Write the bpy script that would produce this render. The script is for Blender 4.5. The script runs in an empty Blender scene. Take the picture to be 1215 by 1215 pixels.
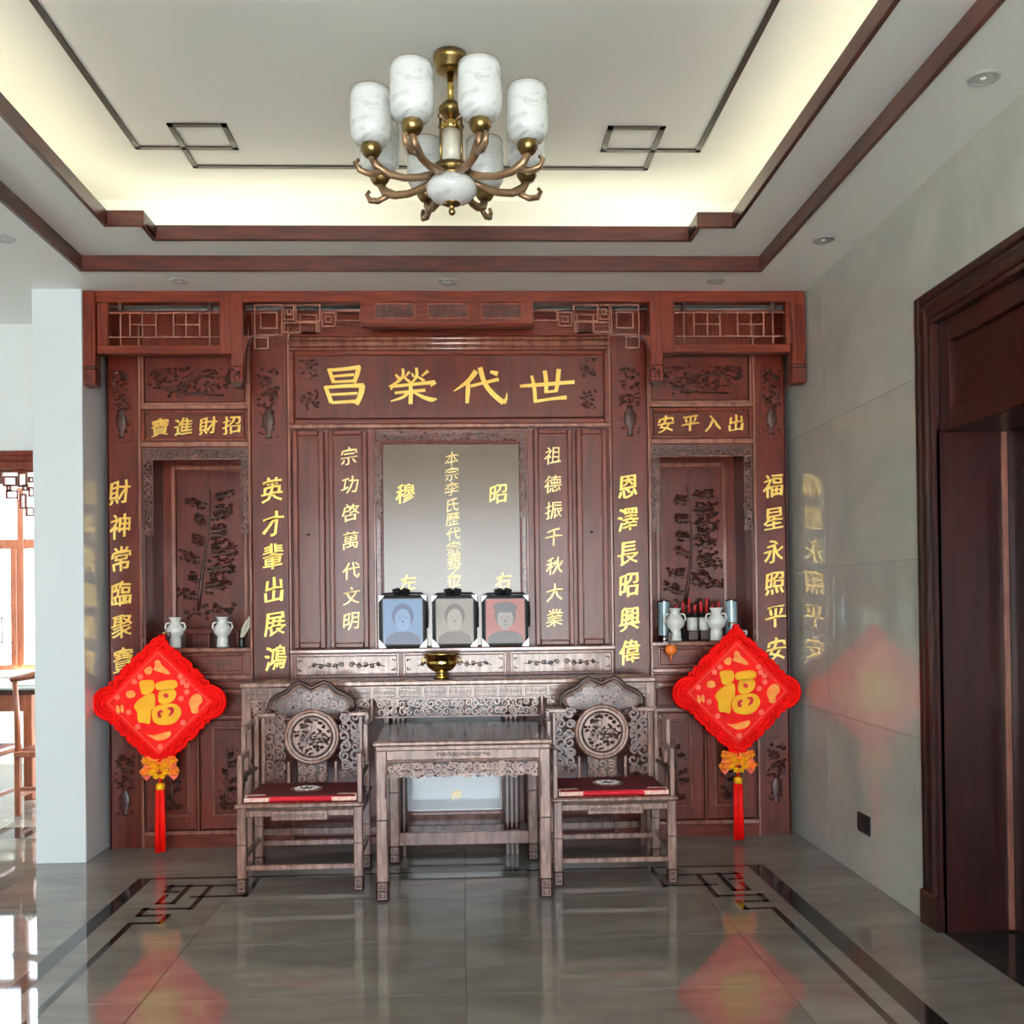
import bpy, math, random
from math import sin, cos, pi, radians
from mathutils import Vector, Matrix
random.seed(7)
S = bpy.context.scene
COL = S.collection
# ------------------------------------------------------------------ camera
F, CX, CY, YAW, PITCH, ROLL, CAMZ = 1170.0, 592.81, 707.93, .0385, .0087, .0123, 1.45
def _rows():
    ex = Vector((cos(YAW), -sin(YAW), 0)); ey0 = Vector((sin(YAW), cos(YAW), 0)); ez0 = Vector((0, 0, 1))
    ey = ey0*cos(PITCH)+ez0*sin(PITCH); ez = -ey0*sin(PITCH)+ez0*cos(PITCH)
    return ex*cos(ROLL)-ez*sin(ROLL), ey, ex*sin(ROLL)+ez*cos(ROLL)
RX, FW, UP = _rows()
cd = bpy.data.cameras.new('camera'); cam = bpy.data.objects.new('camera', cd); COL.objects.link(cam)
cd.sensor_width = 36; cd.lens = 36*F/1215; cd.shift_x = (607.5-CX)/1215; cd.shift_y = (CY-607.5)/1215
cd.clip_start = .02; cd.clip_end = 200
cam.matrix_world = Matrix(((RX.x, UP.x, -FW.x, 0), (RX.y, UP.y, -FW.y, 0), (RX.z, UP.z, -FW.z, CAMZ), (0, 0, 0, 1)))
S.camera = cam
# ------------------------------------------------------------------ world, daylight, exposure
W = bpy.data.worlds.new('sky'); S.world = W; W.use_nodes = True
nt = W.node_tree; nt.nodes.clear()
wo = nt.nodes.new('ShaderNodeOutputWorld'); bg = nt.nodes.new('ShaderNodeBackground')
tc = nt.nodes.new('ShaderNodeTexCoord'); sp = nt.nodes.new('ShaderNodeSeparateXYZ'); rp = nt.nodes.new('ShaderNodeValToRGB')
nt.links.new(tc.outputs['Generated'], sp.inputs[0]); nt.links.new(sp.outputs['Z'], rp.inputs[0])
rp.color_ramp.elements[0].position = 0.0; rp.color_ramp.elements[0].color = (.90, .96, 1, 1)
rp.color_ramp.elements[1].position = .7; rp.color_ramp.elements[1].color = (.50, .74, 1, 1)
nt.links.new(rp.outputs[0], bg.inputs[0]); bg.inputs[1].default_value = 6.5; nt.links.new(bg.outputs[0], wo.inputs[0])
def area(name, loc, rot, sx, sy, energy=0, color=(1, 1, 1), portal=False):
    l = bpy.data.lights.new(name, 'AREA'); l.shape = 'RECTANGLE'; l.size = sx; l.size_y = sy; l.energy = energy; l.color = color
    l.cycles.is_portal = portal
    o = bpy.data.objects.new(name, l); COL.objects.link(o); o.location = loc; o.rotation_euler = rot
    return o
sun_l = bpy.data.lights.new('sun', 'SUN'); sun_l.energy = 125; sun_l.angle = radians(1); sun_l.color = (1, .95, .86)
sun_o = bpy.data.objects.new('sun', sun_l); COL.objects.link(sun_o); sun_o.rotation_euler = (radians(-6), radians(42), 0)
area('door_daylight_portal', (-.1, -3.5, 1.55), (radians(90), 0, 0), 4.6, 3.1, portal=True)
area('window_daylight_portal', (-4.0, 9.6, 1.75), (radians(-90), 0, 0), 4.4, 2.2, portal=True)
S.view_settings.view_transform = 'Standard'; S.view_settings.look = 'None'
S.view_settings.gamma = 1; S.view_settings.use_curve_mapping = False
S.view_settings.exposure = 1.12
S.cycles.max_bounces = 10; S.cycles.diffuse_bounces = 6; S.cycles.glossy_bounces = 5; S.cycles.transparent_max_bounces = 12
S.cycles.caustics_reflective = False; S.cycles.caustics_refractive = False
S.cycles.sample_clamp_indirect = 6; S.cycles.use_denoising = True

# ------------------------------------------------------------------ pixel -> place helpers
def ray(px, py):
    return FW*F + RX*(px-CX) - UP*(py-CY)
def P(px, py, Y):                       # point of the plane y = Y seen at a pixel of the photo
    d = ray(px, py); t = Y/d.y
    return d.x*t, CAMZ+d.z*t
def G(px, py, z=0.0):                   # point of the horizontal plane z
    d = ray(px, py); t = (z-CAMZ)/d.z
    return d.x*t, d.y*t

# ------------------------------------------------------------------ materials
def mat(name, base, rough=.5, metal=0, coat=0, spec=.5, base2=None, scale=5, stretch=(1, 1, 1), bump=0, dist=.0, detail=6, trans=0, emit=None, estr=0, contrast=(.35, .65), coatr=.08):
    m = bpy.data.materials.new(name); m.use_nodes = True
    n = m.node_tree.nodes; L = m.node_tree.links; b = n['Principled BSDF']
    b.inputs['Base Color'].default_value = (*base, 1); b.inputs['Roughness'].default_value = rough
    b.inputs['Metallic'].default_value = metal; b.inputs['Coat Weight'].default_value = coat; b.inputs['Coat Roughness'].default_value = coatr
    b.inputs['Specular IOR Level'].default_value = spec; b.inputs['Transmission Weight'].default_value = trans
    if emit: b.inputs['Emission Color'].default_value = (*emit, 1); b.inputs['Emission Strength'].default_value = estr
    if base2 or bump:
        t = n.new('ShaderNodeTexCoord'); mp = n.new('ShaderNodeMapping'); mp.inputs['Scale'].default_value = stretch
        nz = n.new('ShaderNodeTexNoise'); nz.inputs['Scale'].default_value = scale; nz.inputs['Detail'].default_value = detail; nz.inputs['Distortion'].default_value = dist
        L.new(t.outputs['Object'], mp.inputs[0]); L.new(mp.outputs[0], nz.inputs[0])
    if base2:
        r = n.new('ShaderNodeValToRGB'); r.color_ramp.elements[0].position = contrast[0]; r.color_ramp.elements[1].position = contrast[1]
        r.color_ramp.elements[0].color = (*base, 1); r.color_ramp.elements[1].color = (*base2, 1)
        L.new(nz.outputs[0], r.inputs[0]); L.new(r.outputs[0], b.inputs['Base Color'])
    if bump:
        bp = n.new('ShaderNodeBump'); bp.inputs['Strength'].default_value = bump; bp.inputs['Distance'].default_value = .01
        L.new(nz.outputs[0], bp.inputs['Height']); L.new(bp.outputs[0], b.inputs['Normal'])
    return m
def pane_mat(name, tint=(1, 1, 1), refl=.12):
    m = bpy.data.materials.new(name); m.use_nodes = True; n = m.node_tree.nodes; L = m.node_tree.links; n.clear()
    o = n.new('ShaderNodeOutputMaterial'); a = n.new('ShaderNodeBsdfTransparent'); g = n.new('ShaderNodeBsdfGlossy'); x = n.new('ShaderNodeMixShader')
    fr = n.new('ShaderNodeFresnel'); fr.inputs[0].default_value = 1.5
    a.inputs[0].default_value = (*tint, 1); g.inputs['Roughness'].default_value = .02
    ad = n.new('ShaderNodeMath'); ad.operation = 'ADD'; ad.inputs[1].default_value = refl; L.new(fr.outputs[0], ad.inputs[0])
    L.new(ad.outputs[0], x.inputs[0]); L.new(a.outputs[0], x.inputs[1]); L.new(g.outputs[0], x.inputs[2]); L.new(x.outputs[0], o.inputs[0])
    return m
WOOD = mat('mahogany', (.078, .0085, .0032), .33, coat=.12, spec=.33, base2=(.155, .022, .008), scale=6, stretch=(9, 9, .7), dist=.4, coatr=.12)
WOODH = mat('mahogany_horizontal_grain', (.080, .0090, .0033), .33, coat=.12, spec=.33, base2=(.160, .023, .008), scale=6, stretch=(.7, 9, 9), dist=.4, coatr=.12)
WOODP = mat('mahogany_panel', (.066, .0072, .0028), .30, coat=.12, spec=.32, base2=(.115, .0155, .0062), scale=4, stretch=(5, 5, .6), dist=.6, coatr=.10)
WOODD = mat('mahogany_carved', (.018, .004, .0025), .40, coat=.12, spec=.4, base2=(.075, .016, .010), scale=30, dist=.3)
WOODL = mat('polished_edge_highlight', (.17, .055, .034), .20, coat=.7, base2=(.27, .105, .072), scale=6, stretch=(4, 4, .7))  # lighter mahogany: edge highlights put into the colour of the mouldings
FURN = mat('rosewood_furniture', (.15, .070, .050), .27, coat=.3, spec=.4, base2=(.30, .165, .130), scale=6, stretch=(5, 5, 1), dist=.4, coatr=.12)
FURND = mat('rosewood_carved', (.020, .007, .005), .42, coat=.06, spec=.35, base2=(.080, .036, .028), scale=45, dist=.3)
FURNT = mat('rosewood_top', (.020, .012, .009), .16, spec=.22, base2=(.035, .020, .017), scale=5, stretch=(.6, 6, 1))
INCISE = mat('dark_incised_lines', (.012, .006, .005), .8, spec=.1)
CARV = mat('openwork_wood', (.04, .012, .008), .30, coat=.3, spec=.4, base2=(.16, .06, .042), scale=40)  # lighter mottling paints highlights into the carving
DARK = mat('dark_wood_and_recess_shade', (.030, .009, .007), .4, coat=.1, base2=(.055, .016, .012), scale=6, stretch=(6, 6, .8))  # dark wood; also painted shade in the recesses behind carving
DOORM = mat('dark_red_door', (.014, .0022, .0018), .32, coat=.1, spec=.35, base2=(.033, .005, .0035), scale=5, stretch=(6, 6, .6), dist=.5)
TRIM = mat('ceiling_trim_wood', (.035, .007, .004), .34, coat=.15, base2=(.085, .017, .009), scale=5, stretch=(1, 1, 8))
INLAYM = mat('thin_ceiling_strip', (.020, .006, .004), .4, coat=.1)
GOLD = mat('gold_paint', (.86, .50, .07), .32, metal=.35, coat=.2, base2=(.95, .66, .16), scale=9)
GOLDP = mat('pale_gold_paint', (.88, .58, .20), .36, metal=.25, base2=(.95, .72, .32), scale=9)
WALLM = mat('polished_grey_stone', (.47, .47, .42), .055, coat=.0, spec=.75, base2=(.56, .56, .50), scale=1.4, dist=1.2)
PAINT = mat('white_paint', (.78, .80, .78), .55)
CEIL = mat('ceiling_paint', (.88, .87, .81), .6)
PILM = mat('white_polished_stone', (.78, .82, .84), .07, spec=.6)
FLOORM = mat('grey_marble', (.165, .152, .130), .035, spec=.6, base2=(.27, .252, .220), scale=2.6, dist=.9, detail=12, contrast=(.3, .7), stretch=(.6, 1.6, 1))
FLOORB = mat('black_marble', (.010, .011, .010), .04, spec=.6, base2=(.03, .03, .027), scale=5, dist=2)
GROUT = mat('grout', (.20, .19, .18), .7)
JOINT = mat('stone_joint', (.46, .46, .42), .6)
BLACK = mat('black_plastic', (.010, .010, .012), .3)
BRASS = mat('polished_brass', (.62, .42, .12), .16, metal=1)
ABRASS = mat('antique_brass', (.17, .115, .04), .28, metal=1, base2=(.27, .18, .07), scale=20)
BRZ = mat('bronze_wood_arm', (.16, .09, .045), .35, metal=.5, base2=(.25, .16, .09), scale=14)
SHADE = mat('marbled_glass', (.62, .63, .60), .16, coat=.5, base2=(.84, .86, .83), scale=6, dist=2.2, contrast=(.32, .48), stretch=(1, 1, 2.5))
CREAM = mat('cream_glass', (.80, .74, .60), .2, coat=.4)
PORC = mat('white_porcelain', (.83, .83, .78), .16, coat=.4)
RED = mat('red_satin', (.80, .002, .001), .55, spec=.2, base2=(.90, .008, .003), scale=30)
REDF = mat('red_cord', (.78, .002, .001), .75, spec=.15, base2=(.88, .005, .003), scale=70, bump=.5)
REDD = mat('dark_red_cloth', (.075, .002, .006), .75, base2=(.13, .004, .010), scale=60)
REDC = mat('bright_red_cloth', (.55, .004, .018), .7)
PINK = mat('pale_patterned_cloth', (.75, .32, .28), .7, base2=(.80, .68, .55), scale=60)
YEL = mat('golden_foil', (.92, .38, .008), .45, spec=.3, base2=(.95, .50, .01), scale=10)
ORG = mat('orange_print', (.95, .20, .03), .45, base2=(.98, .38, .05), scale=30)
PRT = mat('pale_red_print', (.95, .13, .07), .5)
GLS = pane_mat('window_glass'); BGL = mat('frosted_blue_glass', (.22, .36, .42), .10, coat=.8, base2=(.50, .68, .74), scale=8, stretch=(3, 3, .5), dist=1)
TAB = mat('dark_tablet_glass', (.10, .062, .028), .20, spec=.58)
LED = mat('led_strip', (1, 1, 1), emit=(1, .95, .74), estr=4.2)
NICKEL = mat('satin_white_metal', (.52, .52, .50), .3, metal=.3)
CHROME = mat('chrome', (.75, .75, .76), .15, metal=1)
TBLGLASS = mat('table_glass', (.30, .36, .36), .04, coat=.6)
BLUERF = mat('photo_blue_reflection', (.13, .24, .44), .12, coat=0, spec=.22, base2=(.18, .30, .50), scale=5)  # blue tones of the left portrait imitate a reflection in its glass
BLUEDK = mat('photo_blue_reflection_dark', (.03, .06, .15), .12, coat=0, spec=.22)
BLUELT = mat('blue_reflection_and_lamp_core', (.10, .20, .38), .12, coat=0, spec=.22)
SEPPH = mat('sepia_photo', (.22, .185, .145), .12, coat=0, spec=.22, base2=(.27, .23, .185), scale=5)
SEPDK = mat('sepia_photo_dark', (.09, .065, .05), .14, coat=0, spec=.22)
SEPLT = mat('sepia_photo_light', (.36, .30, .24), .14, coat=0, spec=.22)
REDPH = mat('red_photo', (.34, .075, .055), .12, coat=0, spec=.22)
REDDK = mat('red_photo_dark', (.06, .05, .055), .14, coat=0, spec=.22)
FRAMEB = mat('black_frame', (.008, .008, .009), .5, spec=.15)
GRYLT = mat('face_print', (.28, .23, .21), .14, coat=0, spec=.22)
ORANGE = mat('orange_ornament', (.75, .17, .02), .5)
REDST = mat('red_incense', (.45, .02, .02), .5)
CHAIRW = mat('orange_brown_wood', (.17, .045, .018), .35, coat=.3, base2=(.27, .08, .035), scale=6, stretch=(5, 5, 1))
GREYST = mat('outdoor_paving', (.45, .45, .44), .8)

# ------------------------------------------------------------------ mesh builder
class M:
    def __init__(s): s.v = []; s.f = []; s.sm = []
    def add(s, vs, fs, smooth=False):
        k = len(s.v); s.v += [tuple(q) for q in vs]; s.f += [tuple(i+k for i in f) for f in fs]; s.sm += [smooth]*len(fs); return s
    def box(s, x0, x1, y0, y1, z0, z1, b=0):
        x0, x1 = sorted((x0, x1)); y0, y1 = sorted((y0, y1)); z0, z1 = sorted((z0, z1))
        if b <= 0:
            return s.add([(x, y, z) for z in (z0, z1) for x, y in ((x0, y0), (x1, y0), (x1, y1), (x0, y1))],
                         [(3, 2, 1, 0), (4, 5, 6, 7), (0, 1, 5, 4), (1, 2, 6, 5), (2, 3, 7, 6), (3, 0, 4, 7)])
        b = min(b, (x1-x0)/2.01, (y1-y0)/2.01, (z1-z0)/2.01)
        idx = {}; vs = []
        X = ((x0, x0+b), (x1, x1-b)); Y = ((y0, y0+b), (y1, y1-b)); Z = ((z0, z0+b), (z1, z1-b))
        for i in (0, 1):
            for j in (0, 1):
                for k in (0, 1):
                    for a in range(3):
                        idx[i, j, k, a] = len(vs)
                        vs.append((X[i][0 if a == 0 else 1], Y[j][0 if a == 1 else 1], Z[k][0 if a == 2 else 1]))
        fs = []
        def q(a, b_, c, d): fs.append((a, b_, c, d))
        I = idx
        for i in (0, 1): r = [I[i, 0, 0, 0], I[i, 1, 0, 0], I[i, 1, 1, 0], I[i, 0, 1, 0]]; fs.append(tuple(r if i else r[::-1]))
        for j in (0, 1): r = [I[0, j, 0, 1], I[1, j, 0, 1], I[1, j, 1, 1], I[0, j, 1, 1]]; fs.append(tuple(r[::-1] if j else r))
        for k in (0, 1): r = [I[0, 0, k, 2], I[1, 0, k, 2], I[1, 1, k, 2], I[0, 1, k, 2]]; fs.append(tuple(r if k else r[::-1]))
        for j in (0, 1):
            for k in (0, 1): q(I[0, j, k, 1], I[1, j, k, 1], I[1, j, k, 2], I[0, j, k, 2])
        for i in (0, 1):
            for k in (0, 1): q(I[i, 0, k, 0], I[i, 1, k, 0], I[i, 1, k, 2], I[i, 0, k, 2])
            for j in (0, 1): q(I[i, j, 0, 0], I[i, j, 1, 0], I[i, j, 1, 1], I[i, j, 0, 1])
            for j in (0, 1):
                for k in (0, 1): fs.append((I[i, j, k, 0], I[i, j, k, 1], I[i, j, k, 2]))
        return s.add(vs, fs)
    def frame(s, x0, x1, y0, y1, z0, z1, w, b=0):      # rectangular frame in the xz plane
        s.box(x0, x0+w, y0, y1, z0, z1, b); s.box(x1-w, x1, y0, y1, z0, z1, b)
        s.box(x0+w, x1-w, y0, y1, z0, z0+w, b); s.box(x0+w, x1-w, y0, y1, z1-w, z1, b); return s
    def prism(s, pts, y0, y1, smooth=False):            # polygon in xz, extruded along y
        n = len(pts); a = sum(pts[i][0]*pts[(i+1) % n][1]-pts[(i+1) % n][0]*pts[i][1] for i in range(n))
        if a < 0: pts = pts[::-1]
        vs = [(x, y0, z) for x, z in pts]+[(x, y1, z) for x, z in pts]
        fs = [tuple(range(n)), tuple(range(2*n-1, n-1, -1))]+[(i, i+n, (i+1) % n+n, (i+1) % n) for i in range(n)]
        return s.add(vs, fs, False)
    def tube(s, pts, r, n=6, closed=False, flat=1.0):
        pts = [Vector(p) for p in pts]; m = len(pts); rs = r if isinstance(r, (list, tuple)) else [r]*m
        vs = []; prev = None
        for i, p in enumerate(pts):
            if closed: t = pts[(i+1) % m]-pts[i-1]
            else: t = pts[min(i+1, m-1)]-pts[max(i-1, 0)]
            if t.length < 1e-9: t = Vector((0, 0, 1))
            t.normalize()
            if prev is None:
                up = Vector((0, 1, 0)) if abs(t.y) < .9 else Vector((1, 0, 0))
            else: up = prev
            a = (up-t*up.dot(t)); a.normalize(); b = t.cross(a); prev = a
            for k in range(n):
                th = 2*pi*(k+.5)/n
                vs.append(p+(a*cos(th)*flat+b*sin(th))*rs[i])
        fs = []
        for i in range(m if closed else m-1):
            j = (i+1) % m
            for k in range(n): fs.append((i*n+k, i*n+(k+1) % n, j*n+(k+1) % n, j*n+k))
        s.add(vs, fs, n > 4)
        if not closed:
            k = len(s.v)-m*n; s.f += [tuple(k+q for q in range(n))[::-1], tuple(k+(m-1)*n+q for q in range(n))]; s.sm += [False]*2
        return s
    def lathe(s, prof, cx, cy, z0=0, n=24, cap=True):    # prof [(r, z)]
        vs = [(cx+r*cos(2*pi*k/n), cy+r*sin(2*pi*k/n), z0+z) for r, z in prof for k in range(n)]
        fs = [(i*n+k, i*n+(k+1) % n, (i+1)*n+(k+1) % n, (i+1)*n+k) for i in range(len(prof)-1) for k in range(n)]
        s.add(vs, fs, True)
        if cap:
            k = len(s.v)-len(vs); s.f += [tuple(k+q for q in range(n))[::-1], tuple(k+(len(prof)-1)*n+q for q in range(n))]; s.sm += [False]*2
        return s
    def disc(s, cx, cz, y0, y1, rx, rz, n=28, bulge=0):   # a disc facing -y
        s.prism([(cx+rx*cos(2*pi*k/n), cz+rz*sin(2*pi*k/n)) for k in range(n)], y0, y1); return s
    def ring(s, cx, y, cz, R, r, n=36, m=8, sq=1):
        return s.tube([(cx+R*cos(2*pi*k/n), y, cz+R*sq*sin(2*pi*k/n)) for k in range(n)], r, m, True)
    def leaf(s, cx, cz, y, r, h, n=7):                  # small domed pad
        a0 = random.random()*6; vs = [(cx, y-h, cz)]
        for k in range(n):
            rr = r*(.7+.5*random.random()); vs.append((cx+rr*cos(a0+2*pi*k/n), y, cz+rr*.7*sin(a0+2*pi*k/n)))
        return s.add(vs, [(0, 1+k, 1+(k+1) % n) for k in range(n)])
WL = {}
def link(o, parent=None, world=(0, 0, 0)):
    COL.objects.link(o); WL[o.name] = Vector(world)
    if parent is not None:
        o.parent = parent; o.location = Vector(world)-WL[parent.name]
    else: o.location = world
    return o
def build(name, m, material, parent=None, label=None, cat=None, group=None, kind=None, base=False, bevel=0, origin=None):
    xs = [v[0] for v in m.v]; ys = [v[1] for v in m.v]; zs = [v[2] for v in m.v]
    c = Vector(((min(xs)+max(xs))/2, (min(ys)+max(ys))/2, min(zs) if base else (min(zs)+max(zs))/2))
    if origin: c = Vector(origin)
    me = bpy.data.meshes.new(name); me.from_pydata([(v[0]-c.x, v[1]-c.y, v[2]-c.z) for v in m.v], [], m.f)
    me.polygons.foreach_set('use_smooth', m.sm); me.materials.append(material); me.update()
    o = bpy.data.objects.new(name, me); link(o, parent, c)
    if bevel:
        b = o.modifiers.new('bevel', 'BEVEL'); b.width = bevel; b.segments = 2; b.limit_method = 'ANGLE'
    return tag(o, label, cat, group, kind)
def tag(o, label=None, cat=None, group=None, kind=None):
    if label: o['label'] = label
    if cat: o['category'] = cat
    if group: o['group'] = group
    if kind: o['kind'] = kind
    return o
def thing(name, loc, label, cat, group=None):
    o = bpy.data.objects.new(name, None); o.empty_display_size = .1; link(o, None, loc)
    return tag(o, label, cat, group)
def struct(name, m, material, parent=None): return build(name, m, material, parent, kind='structure' if parent is None else None)
def dup(o, parent=None, loc=None, label=None, mirror=False):
    c = o.copy(); COL.objects.link(c); c.parent = parent
    if loc is not None: c.location = loc
    if label: c['label'] = label
    for ch in [q for q in bpy.data.objects if q.parent == o]: dup(ch, c)
    return c
# glyph meshes --------------------------------------------------------------
_gl = {}
def glyph(ch, bold=.018):
    if (ch, bold) in _gl: return _gl[ch, bold]
    key, bd, bold = (ch, bold), bold, 0
    c = bpy.data.curves.new('glyph', 'FONT'); c.body = ch; c.size = 1; c.extrude = .5; c.offset = bold; c.resolution_u = 2
    o = bpy.data.objects.new('glyph', c); COL.objects.link(o)
    bpy.context.view_layer.update()
    me = o.evaluated_get(bpy.context.evaluated_depsgraph_get()).to_mesh()
    vs = [tuple(v.co) for v in me.vertices]; fs = [tuple(p.vertices) for p in me.polygons]
    bpy.data.objects.remove(o); bpy.data.curves.remove(c)
    x0 = min(v[0] for v in vs); x1 = max(v[0] for v in vs); y0 = min(v[1] for v in vs); y1 = max(v[1] for v in vs)
    cx, cy, s = (x0+x1)/2, (y0+y1)/2, 1/max(x1-x0, y1-y0, .9)
    out = []
    for x, y, z in vs:                          # a brushed slant: strokes rise to the right and swell a little
        x = (x-cx)*s; y = (y-cy)*s
        x2 = x*.95+.05*y+.020*sin(8*y+3*x)+.012*sin(17*y-5*x); y2 = y*.97+.15*x+.022*sin(7*x+1+3*y)-.07*x*x+.010*sin(19*x+4*y)
        out.append((x2, y2, z))
    if bd > .005:                               # thicken by overlaying shifted copies
        o2 = []; f2 = []
        for k, (dx, dy) in enumerate(((-bd, 0), (bd, bd*.3), (0, -bd*.4))):
            f2 += [tuple(i+len(o2) for i in f) for f in fs]; o2 += [(x+dx, y+dy, z-.02*k) for x, y, z in out]
        out, fs = o2, f2
    _gl[key] = (out, fs); return _gl[key]
def char(ch, X, Z, Yface, size, parent, material=None, wx=1.0, bold=.018, d=.006, name='gold_character'):
    vs, fs = glyph(ch, bold); m = M()
    m.add([(X+x*size*wx, Yface-(z+.5)*d, Z+y*size) for x, y, z in vs], fs)
    return build(name, m, material or GOLD, parent)
def stroke(m, pts, y0, y1):                     # brush stroke: pts (x, z, width) in world units
    n = len(pts); q = []
    for i in range(n-1):
        p0 = pts[max(i-1, 0)]; p1 = pts[i]; p2 = pts[i+1]; p3 = pts[min(i+2, n-1)]
        for k in range(5):
            t = k/5
            q.append(tuple(.5*((2*p1[a])+(-p0[a]+p2[a])*t+(2*p0[a]-5*p1[a]+4*p2[a]-p3[a])*t*t+(-p0[a]+3*p1[a]-3*p2[a]+p3[a])*t**3) for a in range(3)))
    q.append(pts[-1]); L = []; R = []
    for i, p in enumerate(q):
        a = q[max(i-1, 0)]; b = q[min(i+1, len(q)-1)]; dx, dz = b[0]-a[0], b[1]-a[1]; l = math.hypot(dx, dz) or 1
        nx, nz = -dz/l, dx/l; w = p[2]/2
        L.append((p[0]+nx*w, p[1]+nz*w)); R.append((p[0]-nx*w, p[1]-nz*w))
    for i in range(len(q)-1): m.prism([L[i], L[i+1], R[i+1], R[i]], y0, y1)
# carving -------------------------------------------------------------------
def spiral(m, cx, cz, y, r, turns=1.6, a0=0, d=1, th=.004, n=14):
    m.tube([(cx+r*(1-.8*k/n)*cos(a0+d*turns*2*pi*k/n), y, cz+r*(1-.8*k/n)*sin(a0+d*turns*2*pi*k/n)) for k in range(n+1)], th, 4)
def scrolls(m, x0, x1, z0, z1, y, r, th=.004, dens=1.0):     # dense scrollwork filling a rectangle
    w, h = x1-x0, z1-z0; nx = max(1, round(w/(2*r)*dens)); nz = max(1, round(h/(2*r)*dens))
    for i in range(nx):
        for j in range(nz):
            cx = x0+w*(i+.5)/nx+random.uniform(-.2, .2)*r; cz = z0+h*(j+.5)/nz+random.uniform(-.2, .2)*r
            spiral(m, cx, cz, y-random.random()*.004, r*random.uniform(.85, 1.15), random.uniform(1.1, 1.8), random.random()*6, random.choice((-1, 1)), th*random.uniform(.8, 1.3))
            for _ in range(2):
                m.leaf(cx+random.uniform(-1, 1)*r, cz+random.uniform(-1, 1)*r, y+.002, r*.45, .008, 5)
def pine(m, x0, x1, z0, z1, y, pads=9, th=.006, seed=1, leafr=.012):   # a carved tree with needle pads
    R = random.Random(seed); w, h = x1-x0, z1-z0
    tr = [(x0+w*(.40+.10*sin(3.1*t+seed)), y-.004, z0+h*(.06+.86*t)) for t in [k/9 for k in range(10)]]
    m.tube(tr, [th*(1.9-1.4*k/9) for k in range(10)], 5)
    for i in range(pads):
        t = .10+.86*i/pads; bx = x0+w*(.40+.10*sin(3.1*t+seed)); bz = z0+h*(.06+.86*t)
        d = -1 if i % 3 == 0 else 1; L = w*R.uniform(.30, .56)*(1.1-.45*t) if d > 0 else w*R.uniform(.18, .36)
        ex = bx+d*L; ez = bz+h*R.uniform(.0, .05)
        m.tube([(bx, y-.003, bz), ((bx+ex)/2, y-.005, bz+h*.03*R.uniform(-1, 1)), (ex, y-.003, ez)], [th, th*.7, th*.35], 4)
        for k in range(30):
            a = R.random(); q = R.random()
            m.leaf(bx+(ex-bx)*(.25+.85*a)+R.uniform(-.02, .02)*w, bz+(ez-bz)*a+(q-.3)*h*.065, y, leafr*R.uniform(.6, 1.3), .007, 6)
    for k in range(26):
        m.leaf(x0+w*R.uniform(.12, .85), z0+h*R.uniform(.0, .10), y, leafr*R.uniform(.7, 1.6), .006, 6)
def foliage(m, x0, x1, z0, z1, y, n=60, r=.012, h=.006, seed=3):
    R = random.Random(seed)
    for k in range(n):
        m.leaf(R.uniform(x0, x1), R.uniform(z0, z1), y, r*R.uniform(.5, 1.4), h, 6)
    for k in range(n//10):
        x = R.uniform(x0, x1); z = R.uniform(z0, z1); a = R.uniform(-.8, .8); L = R.uniform(.3, .8)*min(x1-x0, z1-z0)
        q = [(min(max(x+L*t*cos(a), x0), x1), y-.003, min(max(z+L*t*sin(a)+.2*L*sin(4*t), z0), z1)) for t in (0, .25, .5, .75, 1)]
        m.tube(q, r*.28, 4)
# ================================================================== ROOM
H = 3.3066; Z1 = 3.381; Z2 = 3.70
XR = 2.077; XL = -5.9; YF = -3.5; YBK = 6.62
YC = 6.09; YK = 5.80
def R(px0, py0, px1, py1, Y):
    mx, my = (px0+px1)/2, (py0+py1)/2
    return P(px0, my, Y)[0], P(px1, my, Y)[0], P(mx, py1, Y)[1], P(mx, py0, Y)[1]
# floor ------------------------------------------------------------
fl = struct('floor', M().box(XL-.2, 3.2, YF, 9.7, -.06, -.004), GROUT)
TX, TY = 1.2, .6; tm = M().box(-TX/2+.0012, TX/2-.0012, -TY/2+.0012, TY/2-.0012, -.0045, 0, .001)
first = None
y = YF+TY/2; r = 0
while y < 9.7-TY/2+.01:
    for i in range(8):
        x = -5.5+TX*i+(.1)
        if x > 3: continue
        if first is None:
            first = build('floor_tile', tm, FLOORM, fl); first.location = Vector((x, y, -.00225))-WL[fl.name]
        else:
            c = first.copy(); COL.objects.link(c); c.parent = fl; c.location = Vector((x, y, -.00225))-WL[fl.name]
    y += TY; r += 1
e = .0009
xr0 = G(1093, 1215)[0]; xr1 = G(1126, 1215)[0]; xl0 = G(104, 1094)[0]; xl1 = G(104, 1111)[0]
yb = G(230, 1041)[1]; xt_r = G(1060, 1215)[0]; xt_l = G(104, 1145)[0]
def strip(name, x0, x1, y0, y1, parent=fl): return build(name, M().box(x0, x1, y0, y1, 0, e), FLOORB, parent)
strip('inlay_band', xr0, xr1, YF, yb); strip('inlay_band', min(xl0, xl1), max(xl0, xl1), YF, yb)
strip('inlay_band', max(xl0, xl1), xr0, yb-.03, yb)
yq = G(150, 1095.5)[1]
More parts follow.
